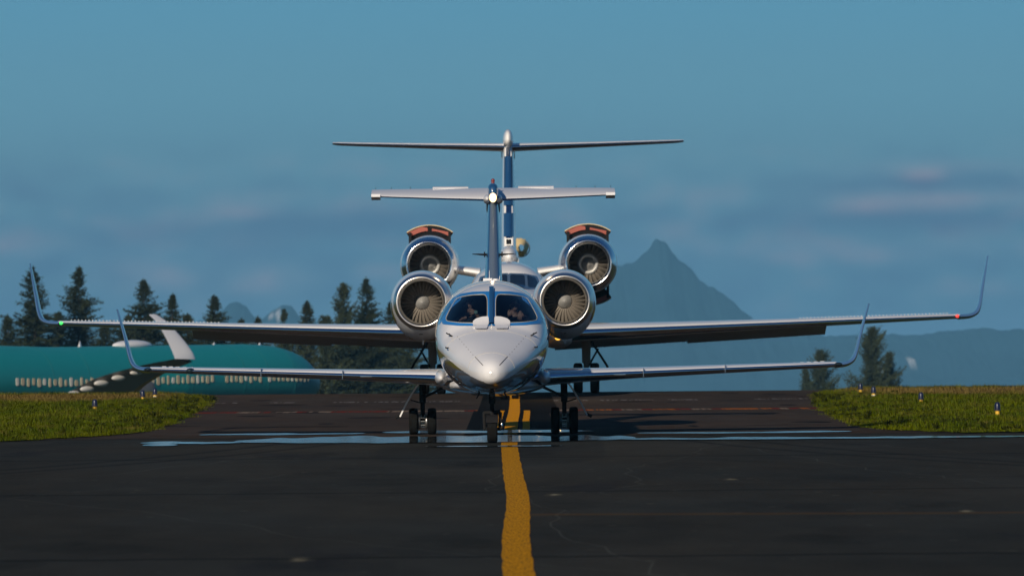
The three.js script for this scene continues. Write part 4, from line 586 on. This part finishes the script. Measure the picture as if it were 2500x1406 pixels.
    // engines with the reverser doors open
    const c = [2.44 * s, 3.87, -6], e = turbofan(big, c, { mat: M.whiteFar, lipMat: M.chrome, body: [[-0.45, 0.85], [-0.9, 0.9], [-1.6, 0.92], [-2.8, 0.88], [-4, 0.74], [-4.6, 0.64]], lip: [[-0.5, 0.585], [-0.3, 0.59], [-0.14, 0.61], [-0.04, 0.645], [0, 0.68], [-0.02, 0.72], [-0.1, 0.765], [-0.25, 0.81], [-0.46, 0.853]], duct: [[-0.5, 0.585], [-1, 0.62], [-2.5, 0.62]], nozzle: [[-4.6, 0.64], [-4.9, 0.6], [-4.5, 0.5]], fanZ: -1.5, fanR: 0.61, hub: 0.2, chord: 0.16, n: 24 });
    mesh('fan_hub_ring', revolve([[-1.47, 0.2], [-1.41, 0.24], [-1.41, 0.31], [-1.49, 0.33]], 36, c), M.spinner, e);
    mesh('engine_pylon', loft([{ le: [0.9 * s, 3.62, -6.9], te: [0.9 * s, 3.62, -10], t: 0.1 }, { le: [1.72 * s, 3.74, -7.0], te: [1.72 * s, 3.74, -10], t: 0.09 }], () => true, airfoil(14, 0)), M.whiteFar, e);
    for (const v of [1, -1]) {
      const sect = (r0, r1, a, z, dep) => { const sh = new THREE.Shape(); const A = Math.PI / 2 - a, B = Math.PI / 2 + a; sh.absarc(0, 0, r1, A, B, false); sh.absarc(0, 0, r0, B, A, true); const g = new THREE.ExtrudeGeometry(sh, { depth: dep, bevelEnabled: false, curveSegments: 24 }); const p = g.attributes.position; for (let i = 0; i < p.count; i++) { const x = p.getX(i), y = p.getY(i); p.setXYZ(i, x, y, p.getZ(i) + 0.45 * (Math.hypot(x, y) - 0.8)); } g.computeVertexNormals(); return g.rotateZ(v < 0 ? Math.PI : 0).translate(c[0] + 0.04 * s, c[1], c[2] + z); };
      const b = mesh('reverser_door', sect(0.72, 1.27, 0.62, -5.0, 0.12), M.dark, e);
      for (const k of [-1, 1]) { const sh = new THREE.Shape(), A = Math.PI / 2 - k * 0.06, B = Math.PI / 2 - k * 0.58; sh.absarc(0, 0, 1.25, A, B, k > 0); sh.absarc(0, 0, 1.1, B, A, k < 0); const g = new THREE.ExtrudeGeometry(sh, { depth: 0.04, bevelEnabled: false, curveSegments: 20 }).rotateZ(v < 0 ? Math.PI : 0).translate(c[0] + 0.04 * s, c[1], c[2] - 4.71); mesh('red_door_lining', g, M.red, b); }
      const edge = []; for (let k = 0; k <= 20; k++) { const a = Math.PI / 2 + 0.6 * (k / 10 - 1); edge.push(V(c[0] + 0.04 * s + Math.cos(a) * 1.275, c[1] + v * Math.sin(a) * 1.275, c[2] - 4.72)); } mesh('door_edge', new THREE.TubeGeometry(new THREE.CatmullRomCurve3(edge), 40, 0.022, 6), M.cream, b);
      for (const k of [-1, 1]) mesh('door_arm', box(0.08, 0.6, 0.5, c[0] + 0.04 * s + k * 0.62, c[1] + v * 0.75, c[2] - 4.7), M.dark, b);
    }
    // main gear
    const g = mesh('main_landing_gear', join(rod([2.26 * s, 1.8, 0.2], [2.26 * s, 0.9, 0], 0.14, 0.13, 14), rod([2.26 * s, 1.0, 0], [2.26 * s, 0.45, 0], 0.08, 0.08, 12), rod([1.98 * s, 0.45, 0], [2.54 * s, 0.45, 0], 0.07)), std([0.2, 0.17, 0.14], 0.5), big);
    for (const o of [-1, 1]) wheel(g, 'tyre', 2.26 * s + 0.245 * o, 0.445, 0, 0.445, 0.27);
    mesh('side_brace', rod([2.4 * s, 1.55, 0], [2.9 * s, 0.75, -0.1], 0.035), M.gear, g);
    mesh('drag_brace', rod([2.3 * s, 0.75, -0.05], [2.62 * s, 1.3, -0.4], 0.03), M.gear, g);
  }
  { const z = 10.2, g = mesh('nose_landing_gear', join(rod([0, 1.9, z], [0, 0.3, z], 0.07, 0.06, 12), rod([-0.2, 0.28, z], [0.2, 0.28, z], 0.04)), M.gear, big); for (const o of [-1, 1]) wheel(g, 'tyre', 0.16 * o, 0.27, z, 0.27, 0.2); }
}
// ---------------------------------------------------------------- parked airliner in teal primer
{
  const c0 = at(300, 930, 312), dir = V(0.515, 0, -0.857), side = V(0.857, 0, 0.515), gy = terr(312), R = 1.95;
  const air = thing('parked_airliner', 'teal primer airliner with cream windows and white winglet, parked beyond the left verge', 'airliner', V(c0.x, gy, c0.z));
  air.rotation.y = Math.atan2(dir.x, dir.z);          // local +z = heading
  const cy = c0.y - gy, loc = (w) => { const q = w.clone().sub(air.position); return V(q.dot(side) * -1, q.y, q.dot(dir)); };
  const prof = curve([-27, -25, -20, -14, -8, 12, 15, 17.5, 19.3, 20.2, 20.5], [0.2, 0.7, 1.45, 1.9, R, R, 1.9, 1.6, 1.02, 0.45, 0.01]), drop = curve([-27, -14, -6, 12, 17, 20.5], [1.6, 0.25, 0, 0, -0.15, -0.5]);
  const zs = []; for (let z = -27; z <= 20.5; z += z > 11 ? 0.25 : 0.8) zs.push(z); zs.push(20.5);
  const body = mesh('fuselage', gridGeo(72, zs.length, (i, j) => { const a = i / 72 * 6.2832, r = prof(zs[j]); return [Math.cos(a) * r, cy + drop(zs[j]) + Math.sin(a) * r * 1.04, zs[j]]; }, { wrapU: true }), M.teal, air);
  const winM = [std([0.58, 0.5, 0.34], 0.7), std([0.5, 0.42, 0.28], 0.7), std([0.65, 0.62, 0.55], 0.7)], wg = (() => { const s = new THREE.Shape(); const w = 0.125, hh = 0.22, k = 0.1; s.moveTo(-w + k, -hh); s.lineTo(w - k, -hh); s.quadraticCurveTo(w, -hh, w, -hh + k); s.lineTo(w, hh - k); s.quadraticCurveTo(w, hh, w - k, hh); s.lineTo(-w + k, hh); s.quadraticCurveTo(-w, hh, -w, hh - k); s.lineTo(-w, -hh + k); s.quadraticCurveTo(-w, -hh, -w + k, -hh); return new THREE.ExtrudeGeometry(s, { depth: 0.02, bevelEnabled: false, curveSegments: 3 }); })();
  const gaps = [[-4.6, -2.7], [6.7, 7.6], [11.5, 12.2]]; let k = 0;
  for (let z = -13; z < 17.2; z += 0.508, k++) {
    if (gaps.some(([a, b]) => z > a && z < b)) continue;
    const r = prof(z); for (const s of [-1]) { const o = mesh('window', wg, winM[(k * 7) % 5 === 0 ? 2 : k % 2], body); o.position.set(s * (r + 0.004), cy + drop(z) * 0.6 + 0.02 + 0.03 * Math.sin(k * 2.7), z); o.scale.set(1 + 0.2 * Math.sin(k * 1.9), 1 + 0.18 * Math.sin(k * 3.3), 1); o.rotation.y = s * Math.PI / 2; }
  }
  for (const z of [-9.5, -6, -1, 4.4, 9.9, 12.4, 15.4]) mesh('panel_seam', revolve([[z - 0.02, prof(z) + 0.001], [z - 0.012, prof(z) + 0.012], [z + 0.012, prof(z) + 0.012], [z + 0.02, prof(z) + 0.001]], 64, [0, cy + drop(z), 0], (x, y) => [x, y * 1.04]), std([0.003, 0.12, 0.14], 0.6), body);
  mesh('primer_patch', gridGeo(12, 12, (i, j) => { const a = Math.PI - 0.55 + 0.75 * j / 11 + Math.PI * 0, z = 1.0 + 3.0 * i / 11, r = prof(z) + 0.004; return [Math.cos(a + 0.35) * r, cy + Math.sin(a + 0.35) * -r * 1.04 * -1, z]; }), std([0.004, 0.26, 0.26], 0.5), body);
  mesh('satcom_dome', new THREE.SphereGeometry(1, 28, 14).scale(0.5, 0.32, 1.9).translate(0, cy + R * 1.04 + 0.02, 0.9), M.white, body);
  for (const [z, hh] of [[-4.3, 0.35], [6.4, 0.16], [9.4, 0.16], [14.3, 0.2]]) mesh('blade_antenna', new THREE.CylinderGeometry(0.02, 0.22, hh, 4).scale(0.15, 1, 1).translate(0, cy + prof(z) * 1.04 + drop(z) + hh / 2 - 0.02, z), M.white, body);
  // near wing, seen from below and behind
  const P = (px, py, d) => loc(at(px, py, d)).toArray();
  const ws = [{ le: P(330, 976, 303), te: P(165, 958, 297.5), t: 0.1 }, { le: P(347, 945, 300.5), te: P(235, 923, 297), t: 0.09 }, { le: P(397, 913, 299), te: P(320, 898, 296.5), t: 0.08 }, { le: P(468, 883, 292.5), te: P(425, 876.5, 291), t: 0.08 }];
  const grey = std([0.22, 0.21, 0.2], 0.6), w = mesh('wing', loft(ws, (u) => u >= 0.14), grey, air); mesh('leading_edge', loft(ws, (u) => u <= 0.15), std([0.45, 0.28, 0.06], 0.5, 0.3), w);
  mesh('winglet', loft([{ le: P(476, 878, 292.4), te: P(426, 876, 290.8), t: 0.09 }, { le: P(470, 862, 292.3), te: P(420, 860, 290.9), t: 0.08 }, { le: P(440, 822, 292.2), te: P(402, 822, 291), t: 0.08 }, { le: P(404, 784, 292.1), te: P(380, 786, 291.2), t: 0.08 }, { le: P(380, 768, 292), te: P(362, 768, 291.4), t: 0.08 }], () => true, airfoil(12, 0)), M.white, w);
  for (const [px, py, s] of [[174, 955, 0.62], [206, 944, 0.66], [241, 930, 0.7], [283, 917, 0.66], [326, 904, 0.58]]) { const p = P(px + 5, py + 6, 297.3); mesh('flap_track_fairing', new THREE.SphereGeometry(1, 20, 14).scale(0.26 * s, 0.26 * s, 0.95 * s).translate(...p), std([0.55, 0.54, 0.52], 0.6), w); }
  const en = P(300, 960, 306); mesh('engine_nacelle', revolve([[-2, 0.55], [-1.2, 0.8], [0.6, 1.0], [1.8, 0.95], [2.1, 0.82], [1.7, 0.75]], 40, en), std([0.09, 0.09, 0.09], 0.5), air);
  const tf = mesh('tail_fin', loft([{ le: [0, cy + 1.9, -17], te: [0, cy + 1.9, -24.5], t: 0.09 }, { le: [0, cy + 8.6, -22.5], te: [0, cy + 8.6, -26.3], t: 0.09 }], () => true, airfoil(14, 0)), M.teal, air);
  for (const s of [-1, 1]) { mesh('tailplane', loft([{ le: [0.5 * s, cy + 0.9, -21], te: [0.5 * s, cy + 0.9, -25], t: 0.09 }, { le: [6.5 * s, cy + 1.5, -24.5], te: [6.5 * s, cy + 1.5, -26.4], t: 0.09 }], () => true, airfoil(12, 0)), M.teal, air); const lg = mesh('main_landing_gear', rod([2.8 * s, cy - 1.2, -2], [2.8 * s, 0.5, -2], 0.14), M.gear, air); for (const o of [-1, 1]) wheel(lg, 'tyre', 2.8 * s + 0.4 * o, 0.55, -2, 0.55, 0.4); }
  const far = mesh('far_wing', loft([{ le: [1.5, cy - 1, 3.5], te: [1.5, cy - 1, -3.5], t: 0.12 }, { le: [15, cy + 0.6, -4], te: [15, cy + 0.6, -6], t: 0.1 }], () => true), grey, air); far.name = 'wing';
  { const z = 14, g = mesh('nose_landing_gear', rod([0, cy - 1.6, z], [0, 0.4, z], 0.1), M.gear, air); for (const o of [-1, 1]) wheel(g, 'tyre', 0.2 * o, 0.34, z, 0.34, 0.22); }
}
// ---------------------------------------------------------------- windsock
{
  const d = 250, top = at(1270, 606, d), gy = terr(d), t = thing('windsock', 'cream windsock on a thin mast showing beside the tail fins', 'windsock', V(top.x - 0.1, gy, -d)), y = top.y - gy;
  mesh('mast', rod([0, 0, 0], [0, y + 0.3, 0], 0.06, 0.035, 10), M.white, t);
  mesh('sock', gridGeo(32, 8, (i, j) => { const a = i / 32 * 6.2832, q = j / 7, r = lerp(0.14, 0.4, q) * (1 + 0.12 * noise2(Math.cos(a) * 1.5 + q * 3, Math.sin(a) * 1.5)); return [0.14 + Math.cos(a) * r * 0.95 - 0.03 * q, y + Math.sin(a) * r * 1.05 + 0.05 * q, 2.2 - 2.15 * q]; }, { wrapU: true }), std([0.75, 0.56, 0.27], 0.85), t);
  mesh('sock_hoop', new THREE.TorusGeometry(0.4, 0.025, 8, 32).translate(0.14, y, 0.06), M.steel, t);
  mesh('swivel_arm', rod([0, y + 0.25, 0], [0.14, y - 0.3, 0.06], 0.02), M.steel, t);
}
// ---------------------------------------------------------------- taxiway edge lights
{
  const navy = std([0.004, 0.007, 0.035], 0.35), yel = std([0.62, 0.36, 0.02], 0.55), collar = std([0.02, 0.02, 0.03], 0.6), pale = std([0.75, 0.7, 0.55], 0.6);
  const spots = [[347, 983, 0.3, 'blue edge light on yellow stub, left of the close pair on the left verge'], [377, 978, 0.32, 'blue edge light with pale band, right of the close pair on the left verge'], [230, 1008, 0.3, 'blue taxiway edge light sunk in the grass, alone in the middle of the left verge'], [2102, 966, 0.32, 'blue taxiway edge light nearest the crest on the right verge'], [2134, 975, 0.32, 'blue taxiway edge light with pale band, second from the crest on the right verge'], [2250, 991, 0.3, 'blue taxiway edge light sunk in the grass, in the middle of the right verge'], [2437, 1024, 0.36, 'largest blue taxiway edge light, close to the right edge of the view']];
  for (const [px, py, hh, label] of spots) {
    const d = EYE * F / (py + (px - 1250) * ROLL - HORIZON), x = (px - 1250 - (py - 703) * ROLL) * d / F, t = thing('taxiway_edge_light', label, 'edge light', V(x, terr(d), -d), 'taxiway edge lights on the verges');
    mesh('stub', new THREE.CylinderGeometry(0.045, 0.055, hh * 0.55, 20).translate(0, hh * 0.275, 0), yel, t);
    mesh('collar', new THREE.CylinderGeometry(0.075, 0.075, 0.025, 24).translate(0, hh * 0.57, 0), collar, t);
    mesh('lens', new THREE.LatheGeometry([[0.001, 0.165], [0.03, 0.16], [0.05, 0.14], [0.06, 0.1], [0.064, 0.03], [0.062, 0]].map(([a, b]) => new THREE.Vector2(a, b)), 28).translate(0, hh * 0.58, 0), navy, t);
    if (/pale/.test(label)) mesh('reflective_band', new THREE.CylinderGeometry(0.053, 0.054, 0.06, 20).translate(0, hh * 0.3, 0), pale, t);
  }
}
// ---------------------------------------------------------------- pilots
{
  const skin = std([0.52, 0.24, 0.15], 0.6), shirt = [std([0.02, 0.022, 0.03], 0.9), std([0.03, 0.012, 0.02], 0.9)], hair = std([0.05, 0.03, 0.02], 0.8);
  const cap = (p, a, b, r0, r1) => { const ba = b.clone().sub(a), t = clamp(p.clone().sub(a).dot(ba) / Math.max(1e-9, ba.lengthSq())); return p.distanceTo(a.clone().addScaledVector(ba, t)) - lerp(r0, r1, t); };
  const smin = (a, b, k) => { const h = clamp(0.5 + 0.5 * (b - a) / k); return lerp(b, a, h) - k * h * (1 - h); };
  function solid(bones, c, half, res, k) {
    const mc = new MarchingCubes(res, new THREE.MeshBasicMaterial(), false, false, 60000); mc.isolation = 0; const p = V(0, 0, 0), hl = res / 2;
    for (let z = 0; z < res; z++) for (let y = 0; y < res; y++) for (let x = 0; x < res; x++) { p.set(c.x + (x - hl) / hl * half, c.y + (y - hl) / hl * half, c.z + (z - hl) / hl * half); let d = 9; for (const b of bones) { const q = b.e ? p.clone().sub(b.a).divide(b.e).length() * b.m - b.m : cap(p, b.a, b.b, b.r0, b.r1); d = d > 8 ? q : smin(d, q, b.k ?? k); } mc.field[x + y * res + z * res * res] = -d; }
    mc.update(); const n = mc.count ?? mc.geometry.drawRange.count, g = new THREE.BufferGeometry(); g.setAttribute('position', new THREE.Float32BufferAttribute(mc.positionArray.slice(0, n * 3), 3)); g.setAttribute('normal', new THREE.Float32BufferAttribute(mc.normalArray.slice(0, n * 3).map((q) => q), 3)); g.scale(half, half, half).translate(c.x, c.y, c.z); g.computeVertexNormals(); return g;
  }
  const B = (a, b, r0, r1, k) => ({ a: V(...a), b: V(...b), r0, r1, k }), E = (a, e, k) => ({ a: V(...a), e: V(...e), m: Math.min(...e), k });
  // s = side of the cockpit, inn = +1 towards the centre line; hands reach up to the brow and over the glareshield
  function pilot(label, s, hands, shirtM) {
    const x0 = -0.38 + 0.43 * s, z0 = -105 + 9.5 - 4.42, t = thing('person', label, 'person', V(x0, 1.72, z0), 'pilots in the front jet');
    const hd = [0, 0.78, 0.12];
    const head = solid([E([0, 0.8, 0.09], [0.078, 0.105, 0.095]), E([0, 0.745, 0.125], [0.055, 0.065, 0.06]), B([0, 0.79, 0.18], [0, 0.755, 0.2], 0.012, 0.017, 0.015), B([-0.032, 0.805, 0.17], [0.032, 0.805, 0.17], 0.017, 0.017, 0.02), B([-0.025, 0.72, 0.178], [0.025, 0.72, 0.178], 0.009, 0.009, 0.012), E([0.08, 0.785, 0.085], [0.014, 0.032, 0.02], 0.01), E([-0.08, 0.785, 0.085], [0.014, 0.032, 0.02], 0.01), B([0, 0.72, 0.07], [0, 0.6, 0.03], 0.052, 0.058, 0.03)], V(0, 0.76, 0.1), 0.19, 56, 0.035);
    const parts = [head];
    const torso = solid([E([0, 0.3, 0.02], [0.17, 0.26, 0.11]), B([-0.16, 0.53, 0.02], [0.16, 0.53, 0.02], 0.07, 0.07), B([0, 0.1, 0], [0, 0.02, 0.05], 0.15, 0.15), B([-0.1, 0.03, 0.08], [-0.12, 0.05, 0.45], 0.085, 0.065), B([0.1, 0.03, 0.08], [0.12, 0.05, 0.45], 0.085, 0.065), B([-0.12, 0.05, 0.45], [-0.12, -0.38, 0.5], 0.06, 0.042), B([0.12, 0.05, 0.45], [0.12, -0.38, 0.5], 0.06, 0.042), B([0, 0.5, 0.02], [0, 0.63, 0.04], 0.055, 0.055), B([-0.12, -0.4, 0.48], [-0.12, -0.42, 0.62], 0.04, 0.035), B([0.12, -0.4, 0.48], [0.12, -0.42, 0.62], 0.04, 0.035)], V(0, 0.12, 0.2), 0.62, 64, 0.05);
    parts.push(torso);
    const sleeves = [];
    for (const hnd of hands) {
      const sh = V(0.19 * hnd.k, 0.53, 0.02), w = V(...hnd.wrist), el = V(...hnd.elbow), dir = V(...hnd.dir).normalize(), nrm = V(...hnd.nrm).normalize(), acr = V(0, 0, 0).crossVectors(dir, nrm).normalize();
      parts.push(solid([{ a: sh, b: el, r0: 0.052, r1: 0.042 }, { a: el, b: w, r0: 0.04, r1: 0.027 }], sh.clone().add(w).multiplyScalar(0.5), 0.42, 52, 0.03));
      const palm = w.clone().addScaledVector(dir, 0.055), bones = [{ a: w, b: palm, r0: 0.026, r1: 0.03 }];
      for (let q = 0; q < 4; q++) { const o = (q - 1.5) * 0.021, root = w.clone().addScaledVector(dir, 0.085).addScaledVector(acr, o), L = [0.068, 0.078, 0.073, 0.056][q], k1 = root.clone().addScaledVector(dir, L * 0.5).addScaledVector(nrm, 0.006), k2 = k1.clone().addScaledVector(dir, L * 0.3).addScaledVector(nrm, -0.022), k3 = k2.clone().addScaledVector(dir, L * 0.1).addScaledVector(nrm, -0.024); bones.push({ a: w.clone().addScaledVector(dir, 0.03).addScaledVector(acr, o * 0.7), b: root, r0: 0.014, r1: 0.0105, k: 0.012 }, { a: root, b: k1, r0: 0.0095, r1: 0.009, k: 0.003 }, { a: k1, b: k2, r0: 0.009, r1: 0.008, k: 0.003 }, { a: k2, b: k3, r0: 0.008, r1: 0.007, k: 0.003 }); }
      const t0 = w.clone().addScaledVector(dir, 0.03).addScaledVector(acr, -0.03), t1 = t0.clone().addScaledVector(acr, -0.028).addScaledVector(dir, 0.03), t2 = t1.clone().addScaledVector(dir, 0.034).addScaledVector(nrm, -0.008); bones.push({ a: t0, b: t1, r0: 0.014, r1: 0.011, k: 0.01 }, { a: t1, b: t2, r0: 0.0105, r1: 0.008, k: 0.004 });
      parts.push(solid(bones, palm.clone().addScaledVector(dir, 0.02), 0.13, 64, 0.012));
      sleeves.push({ a: sh, b: el, r0: 0.064, r1: 0.054 }, { a: el, b: el.clone().lerp(w, 0.55), r0: 0.052, r1: 0.045 });
    }
    const body = mesh('body', join(...parts), skin, t);
    mesh('shirt', solid([E([0, 0.3, 0.02], [0.185, 0.275, 0.125]), B([-0.16, 0.53, 0.02], [0.16, 0.53, 0.02], 0.083, 0.083), B([0, 0.1, 0], [0, 0.04, 0.03], 0.165, 0.165), ...sleeves], V(0, 0.34, 0.12), 0.5, 64, 0.05), shirtM, t);
    mesh('trousers', solid([B([0, 0.08, 0], [0, 0.02, 0.05], 0.163, 0.163), B([-0.1, 0.03, 0.08], [-0.12, 0.05, 0.45], 0.096, 0.076), B([0.1, 0.03, 0.08], [0.12, 0.05, 0.45], 0.096, 0.076), B([-0.12, 0.05, 0.45], [-0.12, -0.36, 0.5], 0.07, 0.054), B([0.12, 0.05, 0.45], [0.12, -0.36, 0.5], 0.07, 0.054)], V(0, -0.1, 0.22), 0.45, 48, 0.04), shirt[0], t);
    mesh('hair', solid([E([0, 0.835, 0.07], [0.086, 0.085, 0.1]), E([0, 0.79, 0.04], [0.086, 0.09, 0.075])], V(0, 0.8, 0.06), 0.16, 40, 0.03), hair, t);
    return t;
  }
  const a = pilot('pilot on the left of the cockpit, bare forearm and wristwatch raised before the face', -1, [{ k: 1, elbow: [0.28, 0.42, 0.3], wrist: [0.13, 0.66, 0.42], dir: [-0.9, 0.35, 0.05], nrm: [0.1, 0.2, 1] }, { k: -1, elbow: [-0.3, 0.3, 0.25], wrist: [-0.14, 0.52, 0.5], dir: [0.5, 0.35, 0.6], nrm: [0, 1, 0.4] }], shirt[0]);
  mesh('wristwatch', new THREE.CylinderGeometry(0.034, 0.034, 0.016, 24).rotateX(Math.PI / 2).translate(0.135, 0.668, 0.46), std([0.35, 0.42, 0.33], 0.3, 0.5), a);
  pilot('pilot on the right of the cockpit, one hand hanging over the glareshield', 1, [{ k: 1, elbow: [0.27, 0.42, 0.3], wrist: [0.1, 0.66, 0.52], dir: [-0.1, -0.75, 0.65], nrm: [0, 0.65, 0.75] }, { k: -1, elbow: [-0.27, 0.38, 0.3], wrist: [-0.13, 0.6, 0.4], dir: [0.75, 0.6, 0], nrm: [0, 0.1, 1] }], shirt[1]);
}
renderer.render(scene, camera);
